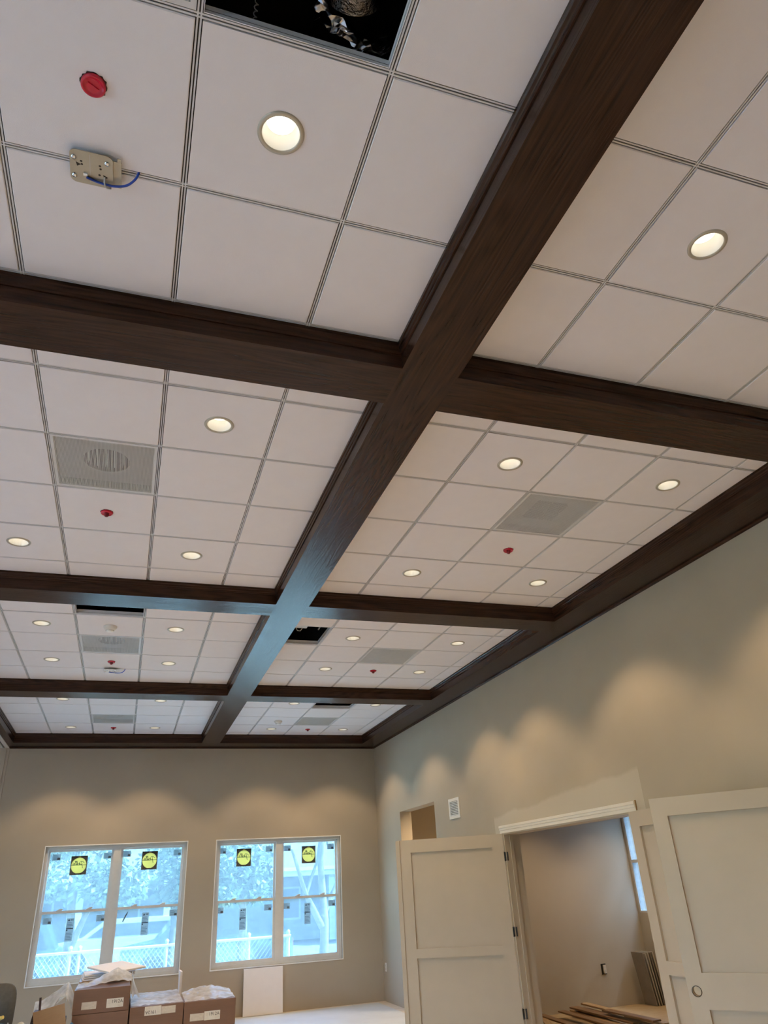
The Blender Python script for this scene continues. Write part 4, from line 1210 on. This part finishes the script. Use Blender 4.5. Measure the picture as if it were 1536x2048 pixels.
# scrap heap to the left
sc = empty('scrap_box', (-0.60, 10.25, 0)); tag(sc, 'torn tan cardboard box of scraps left of the tall stack', 'box')
mb = MB().box((-0.17, -0.02, 0.0), (0.17, 0.25, 0.50)); mb.build('body', M_DARKSCRAP, sc)
mb = MB().box((-0.16, -0.03, -0.13), (0.16, -0.02, 0.07)); fo = mb.build('torn_flap', M_CARDL, sc); fo.location = (0.0, -0.01, 0.555); fo.rotation_euler = (0.1, math.radians(-11), 0)
mb = MB().tube([(-0.10, -0.02, 0.50), (-0.115, 0.0, 0.72)], 0.012, 8); mb.build('dark_stick', M_DARKSCRAP, sc)
mb = MB().tube([(0.02, 0.0, 0.60), (0.08, 0.0, 0.70), (0.15, 0.0, 0.715), (0.16, 0.0, 0.66)], 0.006, 6); mb.build('wire_loop', M_GREYWIRE, sc)
mb = MB().box((-0.22, 0.0, 0.0), (-0.17, 0.24, 0.56)); fo = mb.build('side_flap', M_DARKSCRAP, sc); fo.rotation_euler = (0, math.radians(9), 0); fo.location = (-0.04, 0, 0)
def f_scrap(u, v):
    x = -0.80 + 0.41 * u; y = 10.53 + 0.22 * v
    z = 0.60 + 0.24 * u ** 1.4 * (1 - 0.9 * max(0, u - 0.82) / 0.18 * 0.9) + 0.03 * v + crinkle(u, v, 0.004, 3.0)
    return (x, y, z - 0.10 * (1 - v) )
sheet('plastic_sheet', 'white plastic bag spilling from the torn scrap box', f_scrap, 24, 12)
bl = MB()
for q, (x, y, z, r) in enumerate(((-0.30, 10.27, 0.14, 0.052),)):
    bl.lathe([(0.0, 0.0), (r, 0.0), (r * 1.05, 0.3), (r * 0.9, 0.42), (0.0, 0.46)], (x - 0.06, y, 0.0), 14)
tag(bl.build('rag_bundle', M_BLUECLOTH), 'dark blue rag bundle between the scrap box and tall stack', 'rag')

# chair at the left edge
ch = empty('stacking_chair', (-1.17, 9.75, 0)); tag(ch, 'dark olive chair with rounded back at the lower left edge', 'chair')
mb = MB(); n = 14
outl = [(0.235 * math.copysign(abs(math.cos(t)) ** 0.45, math.cos(t)), 0.66 + 0.245 * math.copysign(abs(math.sin(t)) ** 0.5, math.sin(t))) for t in [2 * math.pi * k / 36 for k in range(36)]]
vs = []; m = len(outl)
for (yy, sc_) in ((-0.022, 0.96), (-0.012, 1.0), (0.012, 1.0), (0.022, 0.96)):
    for x, z in outl: vs.append((x * sc_, 0.20 + yy + 0.05 * (1 - (x / 0.235) ** 2) + 0.10 * (z - 0.45), 0.66 + (z - 0.66) * sc_))
fs = [tuple(range(m - 1, -1, -1)), tuple(range(3 * m, 4 * m))]
for q in range(3):
    for k_ in range(m): fs.append((q * m + k_, q * m + (k_ + 1) % m, (q + 1) * m + (k_ + 1) % m, (q + 1) * m + k_))
mb.add(vs, fs, True); mb.build('backrest', M_CHAIR, ch)
MB().bevbox((-0.23, -0.24, 0.42), (0.23, 0.20, 0.46), 0.012).build('seat', M_CHAIR, ch)
for sx in (-1, 1):
    MB().tube([(sx * 0.21, -0.21, 0.42), (sx * 0.23, -0.25, 0.0)], 0.011, 10).build('leg', M_GREYBACK, ch)
    MB().tube([(sx * 0.21, 0.19, 0.45), (sx * 0.23, 0.26, 0.0)], 0.011, 10).build('leg', M_GREYBACK, ch)
    MB().tube([(sx * 0.20, 0.15, 0.43), (sx * 0.19, 0.235, 0.60)], 0.010, 8).build('back_support', M_GREYBACK, ch)
ytool = MB().tube([(-1.10, 9.68, 0.607), (-1.05, 9.65, 0.622), (-1.00, 9.61, 0.640)], [0.018, 0.020, 0.016], 10)
tag(ytool.build('tool_handle', M_YELLOW), 'short yellow tool handle lying on the olive chair', 'tool')
rg = MB().lathe([(0.0, 0.0), (0.13, 0.0), (0.14, 0.05), (0.11, 0.10), (0.0, 0.125)], (-1.05, 9.68, 0.461), 18)
tag(rg.build('folded_cloth', M_BLUECLOTH), 'folded blue cloth on the seat of the olive chair', 'cloth')
def f_wht(u, v): return (-1.10 + 0.20 * u, 9.60 + 0.14 * v, 0.60 + 0.03 * u * v + crinkle(u, v, 0.003, 5))
pc = MB().lathe([(0.0, 0.0), (0.06, 0.0), (0.065, 0.45), (0.05, 0.53), (0.02, 0.56), (0.0, 0.565)], (-0.84, 9.80, 0.0), 16)
tag(pc.build('paper_roll', M_PALECLOTH), 'pale paper roll standing between the chair and scrap box', 'roll')

# ------------------------------------------------------------------ outdoors
GZ = -0.40
gm = MB().box((-60, 13.06, GZ - 0.3), (70, 21.0, GZ))
tag(gm.build('yard', M_GRASS), 'pale bare ground outside the windows', kind='structure')
tag(B((-60, 21.0, GZ - 0.3), (70, 23.2, GZ + 0.02)).build('pavement', M_CONC), 'pale pavement beyond the chain link fence', kind='structure')
tag(B((-60, 23.2, GZ - 0.4), (70, 70, GZ - 0.08)).build('road', M_ASPHALT), 'road beyond the pavement', kind='structure')
tag(B((-60, -40, GZ - 0.3), (XL - 0.2, 13.06, GZ)).build('side_yard', M_YARD), 'pale concrete yard outside the left wall', kind='structure')
tag(B((SRX + 0.2, -40, GZ - 0.3), (70, 13.06, GZ)).build('right_yard', M_CONC), 'pale yard outside the side room', kind='structure')

fe = empty('chain_link_fence', (0, 16.6, GZ)); tag(fe, 'low galvanised chain link fence outside the windows', 'fence')
FZ0, FZ1 = 0.05, 1.20
MB().tube([(-9, 0, FZ1), (3.4, 0, FZ1)], 0.024, 10).build('top_rail', M_GALV, fe)
for x in (-8.2, -5.6, -3.1, -0.76, -0.60, 0.97, 2.55, 3.35):
    MB().tube([(x, 0.02, 0), (x, 0.02, FZ1 + 0.07)], [0.034, 0.034], 10).lathe([(0.042, 0.0), (0.036, 0.03), (0.0, 0.05)], (x, 0.02, FZ1 + 0.06), 10).build('post', M_GALV, fe)
wm = MB(); pitch = 0.085; Hh = FZ1 - FZ0
x = -9.0
while x < 3.35:
    for sgn in (1, -1):
        a0 = (x, 0.004 * sgn, FZ0); a1 = (x + sgn * Hh * 0.8, 0.004 * sgn, FZ1)
        if -9.0 <= a1[0] <= 3.4: wm.tube([a0, a1], 0.0042, 3, False)
    x += pitch
tag(wm.build('wire_mesh', M_GALV, fe), kind='stuff')

def blob_leaves(mb, c, rad, n, size, rnd):
    for _ in range(n):
        while True:
            p = Vector((rnd.uniform(-1, 1), rnd.uniform(-1, 1), rnd.uniform(-1, 1)))
            if 0.25 < p.length < 1: break
        p = Vector((c[0] + p.x * rad[0], c[1] + p.y * rad[1], c[2] + p.z * rad[2]))
        d = Vector((rnd.uniform(-1, 1), rnd.uniform(-1, 1), rnd.uniform(-1, 0.4))).normalized()
        e = d.cross(Vector((rnd.uniform(-1, 1), rnd.uniform(-1, 1), rnd.uniform(-1, 1)))).normalized()
        s = size * rnd.uniform(0.6, 1.4)
        mb.add([p, p + d * s * 0.5 + e * s * 0.22, p + d * s, p + d * s * 0.5 - e * s * 0.22], [(0, 1, 2, 3)])
def tree(x, y, h, label, blobs, trunk_r, seed, leafm, nleaf=1400, branches=(), leaf=0.22):
    rnd = random.Random(seed)
    t = empty('tree', (x, y, GZ)); tag(t, label, 'tree', 'trees outside the windows')
    MB().tube([(0, 0, 0), (0.06, 0.02, h * 0.3), (-0.04, 0, h * 0.6), (0.1, 0, h * 0.9)], [trunk_r, trunk_r * 0.8, trunk_r * 0.6, trunk_r * 0.3], 10).build('trunk', M_BARK, t)
    for b in branches: MB().tube(b[0], b[1], 8).build('branch', M_BARK, t)
    mb = MB()
    for c, r in blobs: blob_leaves(mb, c, r, nleaf, leaf, rnd)
    tag(mb.build('foliage', leafm, t), kind='stuff')
    return t
tree(-1.0, 19.4, 4.4, 'slanting leafy tree seen through the left window', [((-0.2, 0, 2.75), (1.45, 1.0, 0.7)), ((0.9, 0.2, 2.35), (0.8, 0.8, 0.45)), ((-0.9, 0.1, 3.5), (1.2, 1.0, 0.6))], 0.13, 3, M_LEAF, 1500, branches=(([(0, 0, 0.9), (0.35, 0, 1.8), (0.8, 0, 2.6)], [0.08, 0.06, 0.03]),), leaf=0.16)
tree(1.35, 21.6, 4.6, 'leafy tree behind the middle of the left window', [((0.0, 0, 2.9), (0.95, 0.9, 0.75)), ((0.2, 0.2, 2.2), (0.7, 0.7, 0.4))], 0.12, 4, M_LEAFD, 1500, leaf=0.16)
tree(2.75, 19.2, 4.6, 'leafy tree seen through the left half of the right window', [((-0.2, 0, 2.85), (0.95, 0.9, 0.7)), ((0.3, 0.2, 2.25), (0.6, 0.7, 0.45)), ((-0.5, 0.0, 2.1), (0.5, 0.7, 0.35))], 0.12, 5, M_LEAF, 1500, leaf=0.15)
tree(4.65, 19.0, 4.4, 'forked nearly bare tree seen through the right half of the right window', [((0.5, 0, 3.5), (0.8, 0.8, 0.5))], 0.12, 9, M_LEAFD, nleaf=700, branches=(
    ([(0, 0, 1.2), (-0.4, 0, 1.9), (-0.75, 0, 2.9)], [0.09, 0.06, 0.03]), ([(0, 0, 1.4), (0.4, 0.1, 2.1), (1.0, 0.1, 2.6)], [0.08, 0.05, 0.02]),
    ([(0.4, 0.1, 2.1), (0.5, 0.1, 3.0)], [0.05, 0.02]), ([(-0.4, 0, 1.9), (-0.1, 0.1, 2.6), (0.0, 0.1, 3.3)], [0.05, 0.03, 0.015])), leaf=0.15)
tree(-5.4, 19.5, 5.2, 'leafy tree beyond the left edge of the left window', [((0, 0, 3.4), (2.2, 1.6, 1.3))], 0.15, 13, M_LEAFD)
tree(9.0, 22.0, 5.4, 'leafy tree beyond the right window', [((0, 0, 3.6), (2.4, 1.6, 1.5))], 0.15, 14, M_LEAFD)

bd = empty('house', (0, 36, GZ)); tag(bd, 'low pale building with white porch posts and a red door', 'building')
B((-22, 0, 0), (9.5, 6, 3.0)).build('wall', M_STUCCO, bd)
MB().prism([(-1.6, 2.7), (6.5, 2.7), (2.5, 4.4)], 'x', -22.6, 10.1).build('roof', M_ROOF, bd)
B((-22.4, -1.55, 2.5), (9.9, -1.45, 2.85)).build('fascia', M_STUCCOW, bd)
for x in (-9.0, -5.2, -1.6, 1.8, 2.5, 5.6, 8.8): B((x, -1.35, 0), (x + 0.26, -1.1, 2.7)).build('porch_post', M_STUCCOW, bd)
B((3.45, -0.06, 0), (4.45, 0.0, 2.15)).build('door', M_DOORRED, bd)
for x in (-8.0, -4.0, -0.6, 6.3):
    wf = B((x, -0.06, 0.8), (x + 1.5, 0.0, 2.1)).build('window', M_STUCCOW, bd)
    B((x + 0.08, -0.08, 0.88), (x + 1.42, -0.06, 2.02)).build('pane', M_DKGLASS, wf)
bw = empty('garage', (16, 33, GZ)); tag(bw, 'sunlit white building at the right behind the bare tree', 'building')
B((-4.5, 0, 0), (8, 6, 4.2)).build('wall', M_STUCCOW, bw)
MB().prism([(-0.6, 4.1), (6.6, 4.1), (3, 5.4)], 'x', -4.9, 8.4).build('roof', M_ROOF, bw)
for x in (-3.4, 0.2): 
    wf = B((x, -0.06, 1.0), (x + 1.1, 0.0, 2.6)).build('window', M_STUCCO, bw)
    B((x + 0.08, -0.08, 1.08), (x + 1.02, -0.06, 2.52)).build('pane', M_DKGLASS, wf)

hg = empty('added_hedge_row', (-17, 2, GZ)); tag(hg, 'unseen dark hedge added across the yard to cut low daylight', 'hedge')  # added out of view to block level daylight into the left windows
hm = MB(); rh = random.Random(21)
for a_ in range(26):
    yy = -17 + a_ * 1.35
    hm.lathe([(0.0, 0.0), (1.3, 0.0), (1.55 + 0.2 * rh.random(), 1.2), (1.4 + 0.2 * rh.random(), 2.6), (0.9, 3.4 + 0.4 * rh.random()), (0.0, 3.9 + 0.4 * rh.random())], (0.3 * rh.random(), yy, 0), 10, False)
hm.build('foliage', M_ADDEDHEDGE, hg)
nb = empty('added_sun_block_building', (17, 4, GZ)); tag(nb, 'tall pale building added to keep sun off the side room window', 'building')  # added block that shades the side room window from sun and sky
B((-4.6, -16, 0), (6, 9.0, 9.0)).build('wall', M_PLASTER, nb)
MB().prism([(-5.0, 9.0), (6.4, 9.0), (0.7, 10.8)], 'y', -16.4, 9.4).build('roof', M_ROOF, nb)
for yy in (-8.0, -3.0, 2.0):
    wf = B((-4.66, yy, 1.0), (-4.6, yy + 1.4, 2.6)).build('window', M_STUCCO, nb)
    B((-4.68, yy + 0.08, 1.08), (-4.66, yy + 1.32, 2.52)).build('pane', M_DKGLASS, wf)

def car(x, y, mat, label, L=4.6, Hc=1.7):
    c = empty('parked_car', (x, y, GZ - 0.08)); tag(c, label, 'car', 'cars parked on the road')
    h = Hc
    body = [(-L / 2, 0.35), (-L / 2, 0.85), (-L / 2 + 0.9, 0.98), (L / 2 - 0.15, 0.98), (L / 2, 0.80), (L / 2, 0.35)]
    MB().prism(body, 'y', -0.9, 0.9).build('body', mat, c)
    cab = [(-L / 2 + 0.9, 0.97), (-L / 2 + 1.6, h - 0.04), (-L / 2 + 1.9, h), (L / 2 - 0.5, h), (L / 2 - 0.2, 0.97)]
    MB().prism(cab, 'y', -0.8, 0.8).build('cabin', mat, c)
    win = [(-L / 2 + 1.15, 1.02), (-L / 2 + 1.68, h - 0.12), (L / 2 - 0.62, h - 0.12), (L / 2 - 0.40, 1.02)]
    for s_ in (-1, 1): MB().prism(win, 'y', *sorted((s_ * 0.79, s_ * 0.812))).build('side_glass', M_DKGLASS, c)
    for wx in (-L / 2 + 0.85, L / 2 - 0.85):
        for s_ in (-1, 1):
            MB().tube([(wx, s_ * 0.70, 0.34), (wx, s_ * 0.92, 0.34)], 0.34, 20).build('wheel', M_TYRE, c)
    MB().box((L / 2 - 0.04, -0.85, 0.62), (L / 2 + 0.02, -0.55, 0.82)).box((L / 2 - 0.04, 0.55, 0.62), (L / 2 + 0.02, 0.85, 0.82)).build('tail_lamp', M_LAMPRED, c)
    MB().box((-L / 2 - 0.02, -0.85, 0.62), (-L / 2 + 0.05, -0.5, 0.78)).box((-L / 2 - 0.02, 0.5, 0.62), (-L / 2 + 0.05, 0.85, 0.78)).build('headlamp', M_VENTW, c)
car(2.6, 25.0, M_CARBLUE, 'dark blue car seen through the right window above the fence', 4.8, 1.8)
car(-3.6, 25.0, M_CARBLUE, 'dark car seen through the left part of the left window', 4.6, 1.6)
car(0.2, 29.5, M_CARWHITE, 'white car on the far side of the road, through the left window', 4.4, 1.5)
